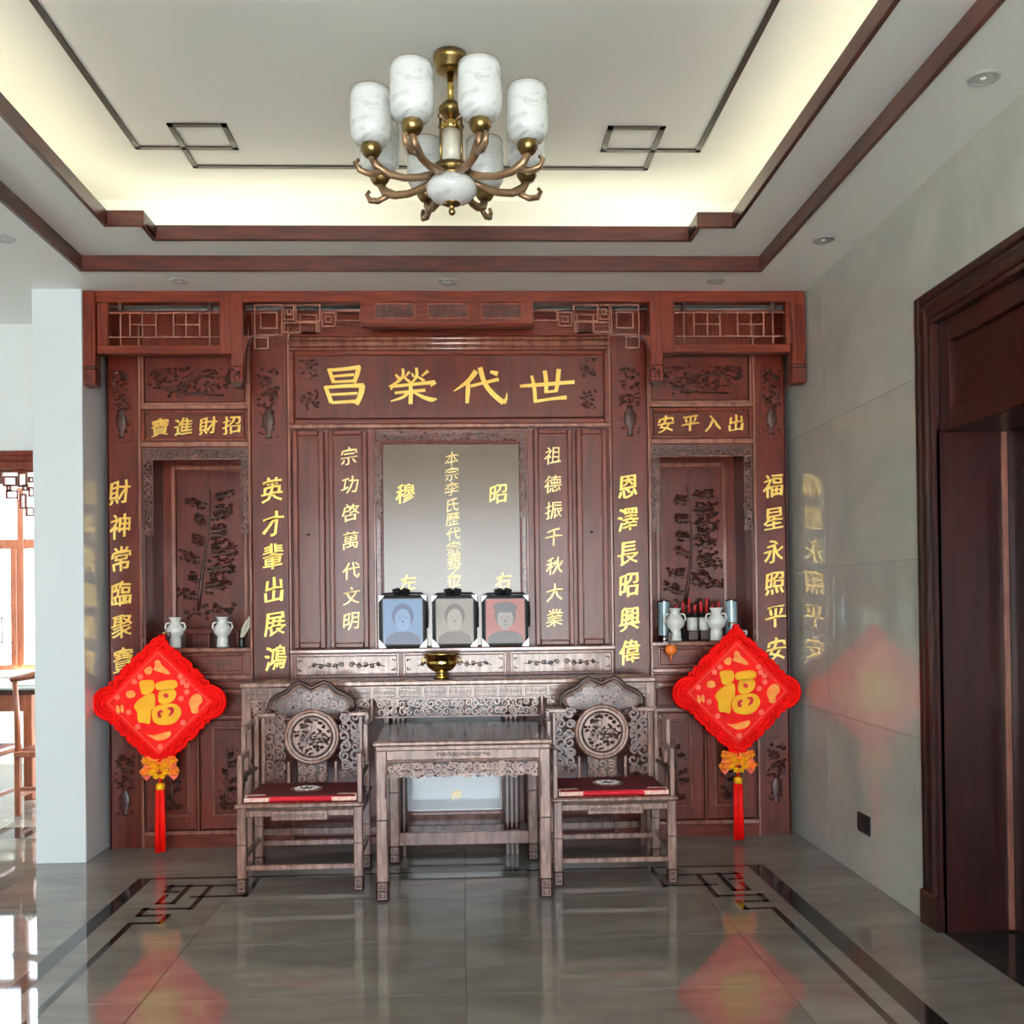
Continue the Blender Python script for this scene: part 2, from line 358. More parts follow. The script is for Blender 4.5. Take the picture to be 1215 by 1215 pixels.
def fretsegs(fx):                      # fx maps a left-hand x to its side
    q = []
    t = .028
    def hx(pa, pb, py): xa, xb = G(pa, py)[0], G(pb, py)[0]; yy = G((pa+pb)/2, py)[1]; q.append((fx(xa), fx(xb), yy-t/2, yy+t/2))
    def vy(pxa, pya, pyb): xx = G(pxa, pya)[0]; q.append((fx(xx-t/2), fx(xx+t/2), G(pxa, pya)[1]-t/2, G(pxa, pyb)[1]+t/2))
    hx(153, 190, 1095.5); vy(190, 1095.5, 1086); hx(162, 193, 1086.5); vy(164, 1087, 1078.5); hx(168, 226, 1078.6); vy(226, 1078.6, 1052)
    hx(196, 292, 1051); vy(197, 1058, 1051); hx(195, 213, 1058.5); vy(205, 1072, 1051); hx(185, 206, 1072); vy(187, 1072, 1063); hx(226, 292, 1063.5); vy(291, 1063.5, 1042)
    return q
mid = (xt_l+xt_r)/2
m = M(); e2 = e
for f_ in (lambda x: x, lambda x: 2*mid-x):
    for a, b, c_, d_ in fretsegs(f_): m.box(a, b, c_, d_, 0, e*.8)
build('fret_inlay', m, FLOORB, fl)
strip('inlay_line', xt_l-.015, xt_l+.015, YF, yq); strip('inlay_line', xt_r-.015, xt_r+.015, YF, yq)
strip('threshold_band', XL, G(41, 990)[0]-.02, G(10, 995)[1], G(10, 982)[1])
# outside ground
struct('ground', M().box(-14, 14, -20, YF-.001, -.16, -.02), GREYST)
struct('ground', M().box(-16, 10, 9.82, 24, -.16, -.02), GREYST)
# back and side walls ------------------------------------------------
xp0 = -2.1731; xp1 = -2.4559; YP = 5.7645; YPART = P(10, 384, 6.4)[1]
# partition wall plane where the soffit meets it at y=384
YPART = (H-CAMZ)/(P(10, 384, 1.0)[1]-CAMZ)
struct('wall_back', M().box(-2.30, 2.3, YBK, YBK+.12, 0, H+.5), PAINT)
struct('wall_pillar', M().box(xp1, xp0, YP, YBK+.12, 0, H, .003), PILM)
zh = P(15, 536, YPART)[1]
struct('wall_partition', M().box(XL, xp1, YPART, YPART+.14, zh, H+.4), PAINT)
struct('wall_left', M().box(XL-.12, XL, YF, 9.7, 0, H+.5), PAINT)
# right wall of polished stone slabs
DY1 = 4.372; DY0 = 2.45; DZ = P(1090, 356, DY1)[1]
wr = struct('wall_right', M().box(XR+.012, XR+.14, DY1-.05, YBK+.12, 0, H+.5).box(XR+.012, XR+.14, YF, DY0+.05, 0, H+.5).box(XR+.012, XR+.14, DY0+.05, DY1-.05, DZ-.05, H+.5), JOINT)
g = .0007
def slab(y0, y1, z0, z1): build('stone_slab', M().box(XR, XR+.0125, y0+g, y1-g, z0+g, z1-g, .0008), WALLM, wr)
zz = [0, .82, 1.64, 2.46, H+.3]
for a, b in ((5.55, YBK), (DY1, 5.55)):
    for k in range(4): slab(a, b, zz[k], zz[k+1])
slab(DY0, DY1, DZ, H+.3)
for a, b in ((1.25, DY0), (.05, 1.25), (-1.15, .05), (-2.35, -1.15), (YF, -2.35)):
    for k in range(4): slab(a, b, zz[k], zz[k+1])
# front wall with the big doorway the daylight comes through
struct('wall_front', M().box(XL, -2.4, YF-.15, YF, 0, H+.5).box(2.0, 3.2, YF-.15, YF, 0, H+.5).box(-2.4, 2.0, YF-.15, YF, 2.82, H+.5), PAINT)
struct('sun_block_slab', M().box(XL-.3, 3.5, YF-.4, 9.9, H+.5, H+.65), PAINT)  # unseen slab added over the rooms to keep the sun out
# ceiling ------------------------------------------------------------
ox0, ox1, oy1, oy0 = -2.0619, 1.7018, 5.4474, -1.5
cl = M()
cl.box(XL-.1, ox0, YF, 9.7, H, H+.02); cl.box(ox1, XR+.1, YF, 9.7, H, H+.02); cl.box(ox0, ox1, oy1, 9.7, H, H+.02); cl.box(ox0, ox1, YF, oy0, H, H+.02)
ceil = struct('ceiling', cl, CEIL)
a = G(123.5, 268, Z1); b = G(872.6, 270, Z1); c_ = G(172, 268, Z1); d_ = G(184, 285, Z1)
ix0, ix1, iyc = a[0], b[0], (a[1]+b[1])/2; nx = c_[0]-a[0]; iyb = G(500, 285.5, Z1)[1]; iy0 = -1.15
m = M()       # the middle level with its stepped opening
m.box(ox0-.02, ix0, oy0, oy1, Z1, Z1+.02); m.box(ix1, ox1+.02, oy0, oy1, Z1, Z1+.02)
m.box(ix0, ix1, iyb, oy1+.02, Z1, Z1+.02); m.box(ix0, ix0+nx, iyc, iyb, Z1, Z1+.02); m.box(ix1-nx, ix1, iyc, iyb, Z1, Z1+.02); m.box(ix0, ix1, oy0, iy0, Z1, Z1+.02)
build('middle_level', m, CEIL, ceil)
m = M().box(ox0-.35, ox1+.3, oy0-.3, oy1+.3, Z2, Z2+.03)
m.box(ox0-.06, ox0-.02, oy0-.02, oy1+.06, H+.02, Z2); m.box(ox1+.02, ox1+.06, oy0-.02, oy1+.06, H+.02, Z2); m.box(ox0-.06, ox1+.06, oy1+.02, oy1+.06, H+.02, Z2); m.box(ox0-.06, ox1+.06, oy0-.06, oy0-.02, H+.02, Z2)
build('upper_level', m, CEIL, ceil)
t = .022
m = M(); zt0, zt1 = H-.010, Z1
m.box(ox0, ox0+t, oy0, oy1, zt0, zt1, .003); m.box(ox1-t, ox1, oy0, oy1, zt0, zt1, .003); m.box(ox0, ox1, oy1-t, oy1, zt0, zt1, .003); m.box(ox0, ox1, oy0, oy0+t, zt0, zt1, .003)
struct('trim_1', m, TRIM)
m = M(); zt0, zt1 = Z1-.006, Z1+.072
m.box(ix0, ix0+t, iy0, iyc, zt0, zt1, .003); m.box(ix1-t, ix1, iy0, iyc, zt0, zt1, .003)
m.box(ix0, ix0+nx, iyc-t, iyc, zt0, zt1, .003); m.box(ix1-nx, ix1, iyc-t, iyc, zt0, zt1, .003)
m.box(ix0+nx-t, ix0+nx, iyc, iyb, zt0, zt1, .003); m.box(ix1-nx, ix1-nx+t, iyc, iyb, zt0, zt1, .003)
m.box(ix0+nx-t, ix1-nx+t, iyb-t, iyb, zt0, zt1, .003); m.box(ix0, ix1, iy0, iy0+t, zt0, zt1, .003)
struct('trim_2', m, TRIM)
A = G(163, 174, Z2); D = G(828, 178, Z2); s0 = A[0]; s1 = D[0]; w = .026
y1 = (A[1]+D[1])/2; y0_ = G(233, 147.5, Z2)[1]; y2 = G(500, 198, Z2)[1]
xb = G(279, 174, Z2)[0]-s0; xc = G(202, 147.5, Z2)[0]-s0
m = M()
def cs(x0, x1, ya, yb_): m.box(min(x0, x1)-w/2, max(x0, x1)+w/2, min(ya, yb_)-w/2, max(ya, yb_)+w/2, Z2-.008, Z2)
for f_ in (lambda q: s0+q, lambda q: s1-q):
    cs(f_(0), f_(0), iy0+.3, y1); cs(f_(0), f_(xb), y1, y1); cs(f_(xb), f_(xb), y0_, y1); cs(f_(xb), f_(xc), y0_, y0_); cs(f_(xc), f_(xc), y0_, y2)
cs(s0+xc, s1-xc, y2, y2); cs(s0, s1, iy0+.3, iy0+.3)
struct('trim_3', m, INLAYM)
m = M()
m.box(ix0-.16, ix0-.14, iy0, iyb, Z1+.021, Z1+.032); m.box(ix1+.14, ix1+.16, iy0, iyb, Z1+.021, Z1+.032); 
led = build('led_strip', m, LED, ceil)
build('led_strip', M().box(ix0, ix1, oy1-.055, oy1-.035, Z1+.021, Z1+.032), LED, ceil)
# recessed downlights -------------------------------------------------
def downlight(px, py, label):
    x, yy = G(px, py, H)
    t_ = thing('recessed_downlight', (x, yy, H), label, 'downlight', None)
    build('trim_ring', M().lathe([(.036, .0), (.040, -.006), (.052, -.006), (.056, 0)], x, yy, H, 24, False), NICKEL, t_)
    build('reflector', M().lathe([(.037, -.004), (.030, .001), (.014, .002)], x, yy, H-.0, 24), NICKEL, t_)
    build('lamp', M().lathe([(.012, -.001), (.012, -.006), (.006, -.009)], x, yy, H, 12), PORC, t_)
downlight(213, 333, 'small round recessed downlight above the left bay of the altar cabinet')
downlight(532, 334, 'small round recessed downlight above the middle of the altar cabinet')
downlight(850, 333, 'small round recessed downlight above the right bay of the altar cabinet')
downlight(977, 284, 'round recessed downlight beside the ceiling corner, second nearest along the right wall')
downlight(1167, 92, 'large looking recessed downlight nearest the viewer, above the dark door')
downlight(4, 283, 'round recessed downlight at the left edge of the picture outside the dark ceiling border')
# right door ----------------------------------------------------------
d1 = bpy.data.objects.new('door_1', None); link(d1, None, (XR, DY1, 0)); d1['kind'] = 'structure'
cw = .15
def casing(w0, w1, x0, x1, b=.004):
    m = M(); m.box(x0, x1, DY1-w1, DY1-w0, .0 if w0 > 0 else 0, DZ-w0, b); m.box(x0, x1, DY0+w0, DY0+w1, 0, DZ-w0, b); m.box(x0, x1, DY0+w1, DY1-w1, DZ-w1, DZ-w0, b)
    return build('casing_moulding', m, DOORM, d1)
casing(0, .045, XR-.022, XR+.02, .008); casing(.045, .070, XR-.012, XR+.02, .003); casing(.070, .125, XR-.030, XR+.02, .010); casing(.125, .15, XR-.014, XR+.02, .003)
build('plinth_block', M().box(XR-.034, XR+.01, DY1-.152, DY1+.004, .0009, .155, .006), DOORM, d1)
jy = DY1-cw; ztr = 2.20
build('transom_frame', M().box(XR+.02, XR+.06, jy-.09, jy, ztr-.02, DZ-cw, .003).box(XR+.02, XR+.06, DY0+cw, DY0+cw+.09, ztr-.02, DZ-cw, .003).box(XR+.02, XR+.06, DY0+cw+.09, jy-.09, DZ-cw-.1, DZ-cw, .003).box(XR+.02, XR+.06, DY0+cw+.09, jy-.09, ztr-.02, ztr+.07, .003), DOORM, d1)
build('transom_panel', M().box(XR+.045, XR+.07, DY0+cw+.09, jy-.09, ztr+.07, DZ-cw-.1, .004), DOORM, d1)
build('jamb', M().box(XR+.0, XR+.36, jy, jy+.02, .0009, ztr, .002), DOORM, d1)
build('jamb', M().box(XR+.0, XR+.36, DY0+cw-.02, DY0+cw, .0009, ztr, .002), DOORM, d1)
build('jamb_head', M().box(XR+.06, XR+.36, DY0+cw, jy, ztr-.02, ztr, .002), DOORM, d1)
lf = build('door_leaf', M().box(XR+.31, XR+.355, DY0+cw, jy-.004, .012, ztr-.02, .003), DOORM, d1)
for z0, z1 in ((.2, .95), (1.1, 2.0)):
    build('raised_panel', M().frame(0, 1, 0, 1, 0, 1, .1) and M().box(XR+.300, XR+.312, DY0+cw+.12, jy-.13, z0, z1, .008), DOORM, lf)
build('door_stop', M().box(XR+.285, XR+.31, jy-.016, jy-.001, .012, ztr-.02, .002), WOODL, d1)
build('threshold', M().box(XR-.0, XR+.36, DY0+.05, jy-.001, 0, .004, .001), FLOORB, d1)
struct('wall_door_reveal', M().box(XR+.36, XR+.40, DY0-.1, DY1+.1, 0, H).box(XR+.015, XR+.36, DY0+.05, DY1-.05, DZ-.10, DZ-.05).box(XR+.07, XR+.09, DY0, DY1, ztr, DZ-.02).box(XR+.14, XR+.36, DY1-.12, DY1+.1, 0, H), PAINT)  # reveal walls, with an unseen lid added above the transom against a light leak
# black socket on the right wall
xa, za = XR, 0
def wallpt(px, py): d = ray(px, py); t_ = (XR-.001)/d.x; return d.y*t_, CAMZ+d.z*t_
ya, zb_ = wallpt(1019, 978); yb_, _z = wallpt(1033, 978); z_a = wallpt(1026, 966)[1]; z_b = wallpt(1026, 989)[1]
so = thing('wall_socket', (XR-.008, (ya+yb_)/2, (z_a+z_b)/2), 'black square wall socket low on the polished right wall near the dark door', 'socket')
build('cover_plate', M().box(XR-.011, XR, yb_, ya, z_b, z_a, .004), BLACK, so)
build('socket_face', M().box(XR-.014, XR-.010, yb_+.012, ya-.012, z_b+.012, z_a-.012, .002), BLACK, so)
# baseless joint trim: thin dark line at the header opening of the partition
dn = P(15, 557, YPART)[1]
hd = bpy.data.objects.new('trim_4', None); link(hd, None, (-3.5, YPART, zh)); hd['kind'] = 'structure'
xw0 = XL; xw1 = xp1
build('header_board', M().box(xw0, xw1-.005, YPART-.04, YPART+.16, dn+.05, zh-.0, .006), WOOD, hd)
build('header_moulding', M().box(xw0, xw1-.005, YPART-.055, YPART-.03, zh-.035, zh, .006), WOOD, hd)
build('header_moulding', M().box(xw0, xw1-.005, YPART-.02, YPART+.12, dn, dn+.05, .004), WOOD, hd)
# hanging lattice under the header (a fret)
m = M(); bw = .011; yy = YPART+.05
def lz(py): return P(20, py, yy)[1]
def lx(px): return P(px, 580, yy)[0]
for px0, px1, py0, py1 in ((4, 21, 565, 577), (8, 14, 575, 583), (7, 22, 582, 592), (22, 33, 561, 578), (34, 41, 566, 573), (27, 34, 575, 583), (34, 41, 578, 590), (31, 41, 602, 613), (24, 32, 586, 604), (-10, 3, 561, 574), (-20, -4, 575, 588), (-34, -18, 562, 580), (-50, -34, 575, 592)):
    x0, x1, z0, z1 = lx(px0), lx(px1), lz(py1), lz(py0)
    m.frame(x0, x1, yy-bw, yy+bw, z0, z1, bw)
m.box(xw0, xw1-.01, yy-bw, yy+bw, lz(561), lz(557), 0)
build('fret_lattice', m, WOOD, hd)
# far dining-room window -----------------------------------------------
YW = 9.55
wz0 = P(15, 795, YW)[1]; wz1 = 2.62
struct('wall_far', M().box(XL, xp1+1.5, YW, YW+.15, 0, wz0).box(XL, xp1+1.5, YW, YW+.15, wz1, H+.5).box(-2.2, xp1+1.5, YW, YW+.15, wz0, wz1), PAINT)
wn = bpy.data.objects.new('window_1', None); link(wn, None, (-4, YW, wz0)); wn['kind'] = 'structure'
def wx(px): return P(px, 650, YW)[0]
zr = P(15, 645, YW)[1]
build('sill', M().box(XL, -2.2, YW-.10, YW+.05, wz0-.06, wz0, .006), PORC, wn)
for px0, px1 in ((21, 29), (-60, -52), (-140, -130)):
    build('mullion', M().box(wx(px0), wx(px1), YW-.02, YW+.05, wz0, wz1, .005), CHAIRW, wn)
build('transom_rail', M().box(XL, -2.2, YW-.016, YW+.046, zr-.05, zr+.04, .005), CHAIRW, wn)
build('bottom_rail', M().box(XL, -2.2, YW-.017, YW+.047, wz0, wz0+.05, .005), CHAIRW, wn)
for px0, px1 in ((29, 60), (-52, 21), (-130, -60)):
    build('pane', M().box(wx(px0), wx(px1), YW+.02, YW+.026, wz0+.05, wz1), GLS, wn)
# the sash left of the mullion with its lattice bars, each bar its own part
sx0, sx1 = wx(-50), wx(21)
build('sash_stile', M().box(wx(13.5), wx(21), YW-.03, YW+.02, wz0+.05, zr-.05, .004), CHAIRW, wn)
for py in (662, 676, 690, 705, 718, 733, 778):
    z = P(0, py, YW)[1]; build('lattice_bar', M().box(wx(-50), wx(13.5), YW-.01, YW+.01, z-.006, z+.006), DARK, wn)
for px, p0, p1 in ((1.5, 733, 763), (-14, 733, 790), (-30, 662, 790)):
    build('lattice_bar', M().box(wx(px)-.006, wx(px)+.006, YW-.01, YW+.01, P(0, p1, YW)[1], P(0, p0, YW)[1]), DARK, wn)
z = P(0, 763, YW)[1]; build('lattice_bar', M().box(wx(-14), wx(13.5), YW-.01, YW+.01, z-.006, z+.006), DARK, wn)
# ================================================================== ALTAR CABINET
XM = (P(167, 700, YC)[0]+P(898, 690, YC)[0])/2
cab = thing('altar_cabinet', (XM, YC, 0), 'wall-wide carved mahogany ancestral altar cabinet with golden couplets and two side niches', 'cabinet')
CT = P(232, 372, YC)[1]              # top of the carcass
def sides():                          # left as measured, right as its mirror image
    yield lambda a, b: (a, b)
    yield lambda a, b: (2*XM-b, 2*XM-a)
def PX(px, py=700): return P(px, py, YC)[0]
def ZL(py, px=232): return P(px, py, YC)[1]
def bothbox(name, px0, px1, py0, py1, y0, y1, material=None, b=.004, parent=None):
    x0, x1 = PX(px0), PX(px1); out = []
    for s in sides():
        a, c = s(x0, x1); out.append(build(name, M().box(a, c, y0, y1, ZL(py1), ZL(py0), b), material or WOOD, parent or cab))
    return out
def bothframe(name, px0, px1, py0, py1, y0, y1, w, material=None, b=.003, parent=None):
    x0, x1 = PX(px0), PX(px1); out = []
    for s in sides():
        a, c = s(x0, x1); out.append(build(name, M().frame(a, c, y0, y1, ZL(py1), ZL(py0), w, b), material or WOODL, parent or cab))
    return out
XW0, XW1 = PX(129), 2*XM-PX(129)
# carcass: back, sides, dividers
build('back_board', M().box(XW0, XW1, YC+.42, YC+.45, 0, CT), DARK, cab)
for s in sides():
    a, c = s(XW0, XW0+.02); build('side_board', M().box(a, c, YC, YC+.42, 0, CT), WOOD, cab)
struct('wall_gap_brightener', M().box(XW0, XW1, YC+.07, YBK, CT+.021, H), PAINT)  # white box added above the cabinet to brighten the gap behind the canopy
build('top_board', M().box(XW0, XW1, YC+.0, YC+.45, CT, CT+.02, .003), WOODH, cab)
# plain cabinet face behind everything (open only at the niches), board by board
fy0, fy1 = YC+.022, YC+.05
nzt, nzb = ZL(532), ZL(771)
for s in sides():
    for a, c in (s(XW0+.02, PX(171)), s(PX(297), PX(345))): build('face_board', M().box(a, c, fy0, fy1, 0, CT), WOOD, cab)
    a, c = s(PX(171), PX(297)); build('face_board', M().box(a, c, fy0, fy1, 0, nzb), WOOD, cab); build('face_board', M().box(a, c, fy0, fy1, nzt, CT), WOOD, cab)
ZC = lambda py: P(534, py, YC)[1]
build('face_board', M().box(PX(345), 2*XM-PX(345), fy0, fy1, 0, CT), WOOD, cab)
# --- couplet columns
colA = bothbox('couplet_board', 130, 168, 372, 1007, YC-.006, YC+.022, WOODP, .006)
colB = bothbox('couplet_board', 300, 344, 372, 818, YC-.012, YC+.022, WOODP, .006)
colB2 = bothbox('couplet_board_base', 300, 344, 818, 1007, YC-.004, YC+.022, WOOD, .004)
for px in (168.5, 298.5, 345.5):
    bothbox('vertical_moulding', px-1.6, px+1.6, 388, 1007, YC-.024, YC+.022, WOODL, .004)
bothbox('vertical_moulding', 128.4, 130.4, 388, 1007, YC-.018, YC+.022, WOODD, .003)
# carved vase reliefs on the couplet boards, chamfered plaques
def relief(o, px0, px1, py0, py1, yface, seed, kind='vase'):
    x0, x1, z0, z1 = PX(px0), PX(px1), ZL(py1), ZL(py0)
    for k, s in enumerate(sides()):
        a, c = s(x0, x1); ch = (c-a)*.28
        m = M().prism([(a+ch, z0), (c-ch, z0), (c, z0+ch*.6), (c, z1-ch*.6), (c-ch, z1), (a+ch, z1), (a, z1-ch*.6), (a, z0+ch*.6)], yface-.004, yface)
        pl = build('relief_panel', m, WOODP, o[k])
        m = M(); w = c-a; h = z1-z0
        mx = (a+c)/2
        m.lathe([(w*.10, 0), (w*.13, h*.03), (w*.07, h*.06), (w*.24, h*.17), (w*.22, h*.27), (w*.09, h*.33), (w*.13, h*.37)], mx, yface-.004, z0+h*.07, 14)
        m.v = [(v[0], yface-.004+(v[1]-(yface-.004))*.25, v[2]) for v in m.v]
        foliage(m, a+w*.14, c-w*.14, z0+h*.44, z1-h*.10, yface-.005, 46, .014, .008, seed+k)
        foliage(m, a+w*.14, c-w*.14, z0+h*.06, z0+h*.5, yface-.005, 16, .010, .006, seed+k+50)
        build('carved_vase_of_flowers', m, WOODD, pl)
relief(colA, 132, 160, 432, 526, YC-.006, 1); relief(colA, 132, 161, 886, 972, YC-.006, 2); relief(colB, 305, 337, 428, 528, YC-.012, 3)
# curved foot brackets under the inner couplet boards
for s in sides():
    a, c = s(PX(284), PX(301)); zz0, zz1 = ZL(824), ZL(798)
    m = M(); q = [(a, zz0), (c, zz0), (c, zz1)]; n = 6
    if a > XM: q = [(c, zz0), (a, zz0), (a, zz1)]
    fx, tx = q[0][0], q[1][0]
    q += [(tx+(fx-tx)*(1-cos(t*pi/2/n)), zz1+(zz0-zz1)*sin(t*pi/2/n)) for t in range(1, n)]
    m.prism(q, YC-.05, YC+.02); build('foot_bracket', m, WOODD, cab)
# --- side bays
bothframe('picture_frame', 170, 297, 419, 481, YC-.012, YC+.022, .016)
pans = bothbox('carved_panel', 174, 293, 424, 477, YC+.004, YC+.022, WOODP, .003)
for k, s in enumerate(sides()):
    a, c = s(PX(176), PX(291)); z0, z1 = ZL(475), ZL(426); w = c-a; h = z1-z0
    m = M(); foliage(m, a+w*.03, c-w*.05, z0+h*.30, z0+h*.80, YC+.003, 110, .014, .010, 20+k)
    m.tube([(a+w*.08, YC, z0+h*.75), (a+w*.12, YC, z0+h*.4), (a+w*.22, YC-.001, z0+h*.25), (a+w*.42, YC, z0+h*.16), (a+w*.8, YC, z0+h*.12)], .006, 5)
    foliage(m, a+w*.2, c-w*.3, z0+h*.1, z0+h*.3, YC+.003, 24, .012, .008, 30+k)
    m.tube([(a+w*.3, YC, z0+h*.2), (a+w*.45, YC-.001, z0+h*.55), (a+w*.7, YC, z0+h*.62), (a+w*.9, YC, z0+h*.5)], .005, 5)
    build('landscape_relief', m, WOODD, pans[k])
bothbox('rail', 168, 299, 481, 486, YC-.020, YC+.022, WOODL, .003)
bothframe('plaque_frame', 170, 297, 486.5, 524, YC-.012, YC+.022, .022, WOOD)
bothframe('plaque_moulding', 175.5, 291.5, 491, 520, YC-.008, YC+.022, .006, WOODL)
plq = bothbox('plaque', 176, 291, 492, 519, YC+.002, YC+.022, WOODP, .002)
bothbox('rail', 168, 299, 524.5, 530.5, YC-.020, YC+.022, WOODL, .003)
# niches
for k, s in enumerate(sides()):
    a, c = s(PX(171), PX(297)); yb2 = YC+.40
    ni = build('niche_back', M().box(a, c, yb2, yb2+.015, nzb, nzt), WOOD, cab)
    build('niche_side', M().box(a-.012, a, YC+.05, yb2, nzb, nzt), WOOD, cab); build('niche_side', M().box(c, c+.012, YC+.05, yb2, nzb, nzt), WOOD, cab); build('niche_top', M().box(a, c, YC+.05, yb2, nzt, nzt+.012), WOOD, cab)
    x0, x1, zz0, zz1 = R(210, 560, 291, 745, YC+.39)
    if k: x0, x1 = R(783, 553, 858, 735, YC+.39)[:2]
    fr = build('back_panel_frame', M().frame(x0-.03, x1+.02, yb2-.03, yb2, zz0-.03, zz1+.04, .028, .004), WOODL, ni)
    pp = build('back_panel', M().box(x0, x1, yb2-.014, yb2, zz0, zz1, .002), WOODP, ni)
    m = M(); pine(m, x0+.01, x1-.01, zz0+.06, zz1-.04, yb2-.014, 17, .007, 5+k, .015)
    build('pine_relief', m, WOODD, pp)
    # carved openwork around the opening
    cv = M(); tz = ZL(545); scrolls(cv, a+.004, c-.004, tz, nzt-.006, YC-.004, .026, .0062, 1.15)
    build('openwork_top', cv, CARV, cab)
    sx = PX(183)-PX(171); low = ZL(636)
    for q0, q1 in ((a+.003, a+sx), (c-sx*.85, c-.003)):
        cv = M(); scrolls(cv, q0, q1, low, tz, YC-.004, .024, .0058, 1.1); cv.box(q0, q0+.005, YC-.006, YC+.006, low, nzt); cv.box(q1-.005, q1, YC-.006, YC+.006, low, tz)
        build('openwork_side', cv, CARV, cab)
    build('openwork_shade_sheet', M().box(a+.002, c-.002, YC+.016, YC+.020, tz, nzt), DARK, cab)  # dark sheet standing in for the shade behind the openwork
    build('openwork_border', M().frame(a, c, YC-.012, YC+.012, tz-.004, nzt, .005), WOODL, cab)
bothbox('niche_sill', 168, 299, 769, 774, YC-.030, YC+.42, WOODL, .005)
# drawer band and lower cupboards of the bays
bothframe('drawer_frame', 171, 290, 776, 799, YC-.010, YC+.022, .010, WOODL)
drw = bothbox('drawer_front', 173, 288, 778, 797, YC-.006, YC+.022, WOOD, .005)
for k, s in enumerate(sides()):
    a, c = s(PX(186), PX(276)); m = M(); z = ZL(787.5); w = c-a
    for i in range(9):
        spiral(m, a+w*(i+.5)/9, z+.006*(-1)**i, YC-.008, .017, 1.3, i, (-1)**i, .0035)
    build('scroll_relief', m, WOODD, drw[k])
bothbox('ledge', 168, 299, 801, 806, YC-.028, YC+.022, WOODL, .005)
bothbox('rail', 168, 299, 809, 817, YC-.010, YC+.022, WOODH, .004)
bothbox('rail', 168, 299, 819, 823, YC-.020, YC+.022, WOODL, .004)
for px0, px1 in ((171, 226), (232, 292)):
    bothframe('short_panel_frame', px0, px1, 826, 848, YC-.004, YC+.022, .012, WOOD)
bothbox('rail', 168, 299, 849, 853, YC-.014, YC+.022, WOODL, .003)
for (px0, px1), sd in (((172, 232), 40), ((236, 296), 50)):
    ds = bothbox('cupboard_door', px0, px1, 855, 984, YC-.006, YC+.022, WOOD, .004)
    bothframe('door_moulding', px0+14, px1-8, 862, 969, YC-.016, YC, .014, WOODL, .005)
    dp = bothbox('door_panel', px0+18, px1-12, 866, 965, YC-.011, YC-.002, WOODP, .003)
    for k, s in enumerate(sides()):
        a, c = s(PX(px0+21), PX(px1-15)); m = M(); pine(m, a, c, ZL(960), ZL(880), YC-.011, 6, .004, sd+k, .009)
        foliage(m, a, c, ZL(958), ZL(875), YC-.0105, 26, .009, .005, sd+k+5)
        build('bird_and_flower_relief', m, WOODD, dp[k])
bothbox('vertical_moulding', 233, 235, 853, 986, YC-.020, YC, WOODL, .003)
bothbox('base_rail', 168, 299, 985, 990, YC-.022, YC+.022, WOODL, .004)
bothbox('plinth', 168, 345, 990, 1007, YC-.014, YC+.022, WOODH, .003)
# --- centre
CL, CR = PX(345.5), 2*XM-PX(345.5)
def cbox(name, x0, x1, py0, py1, y0, y1, material=WOODH, b=.004, parent=cab): return build(name, M().box(x0, x1, y0, y1, ZC(py1), ZC(py0), b), material, parent)
cbox('frieze_board', CL, CR, 372, 399, YC-.002, YC+.022)
m = M()
for py, rr in ((402, .011), (408, .020), (414, .010)):
    m.tube([(CL-.005, YC-.012, ZC(py)), (CR+.005, YC-.012, ZC(py))], rr, 12)
build('cornice', m, WOODL, cab)
cbox('cornice_backing', CL, CR, 399, 417, YC-.010, YC+.022)
build('signboard_frame', M().frame(CL, CR, YC-.024, YC+.022, ZC(504), ZC(416), .036, .008), WOODH, cab)
sb = cbox('signboard', CL+.036, CR-.036, 421, 496, YC-.008, YC+.022, WOODP, .003)
cbox('rail', CL-.006, CR+.006, 503.5, 508.5, YC-.034, YC+.022, WOODL, .005)
# the four great characters, brushed stroke by stroke
def big(pts_list, ox, oy, name='gold_character'):
    m = M(); sc_ = 1/4.673
    for i_, s_ in enumerate(pts_list):
        q = []
        for x_, y_, w_ in s_:
            X_, Z_ = P(ox+x_*sc_, oy+y_*sc_, YC-.01); q.append((X_, Z_, w_*sc_*YC/F*1.02))
        stroke(m, q, YC-.018-.0004*i_, YC-.006)
    return build(name, m, GOLD, sb)
big([[(515, 503, 20), (530, 545, 20), (543, 580, 22)], [(510, 512, 16), (600, 505, 18), (690, 494, 22)], [(682, 490, 26), (672, 535, 24), (655, 582, 22)], [(540, 546, 12), (655, 536, 14)], [(542, 577, 14), (655, 571, 14)],
     [(495, 600, 20), (515, 650, 22), (530, 692, 24)], [(492, 608, 16), (600, 600, 18), (710, 596, 24)], [(702, 594, 32), (692, 650, 28), (668, 702, 26)], [(525, 648, 12), (675, 640, 15)], [(530, 692, 14), (680, 683, 18)]], 280, 330)
big([[(925, 503, 14), (925, 545, 16), (890, 580, 14), (848, 602, 6)], [(885, 535, 10), (905, 558, 16)], [(962, 520, 14), (940, 548, 6)], [(925, 545, 8), (965, 578, 16)],
     [(1000, 498, 16), (1003, 540, 16), (985, 570, 12), (960, 590, 6)], [(975, 528, 8), (985, 548, 14)], [(1065, 515, 18), (1030, 545, 8)], [(1003, 545, 8), (1045, 572, 16)],
     [(868, 595, 20), (860, 620, 8)], [(865, 602, 14), (985, 590, 16), (1105, 578, 20)], [(1105, 578, 20), (1080, 600, 6)], [(880, 638, 12), (1050, 622, 16)], [(968, 590, 20), (970, 640, 22), (968, 698, 22)],
     [(960, 632, 16), (925, 662, 14), (858, 684, 5)], [(980, 632, 10), (1040, 662, 18), (1085, 675, 22), (1114, 670, 6)]], 280, 330)
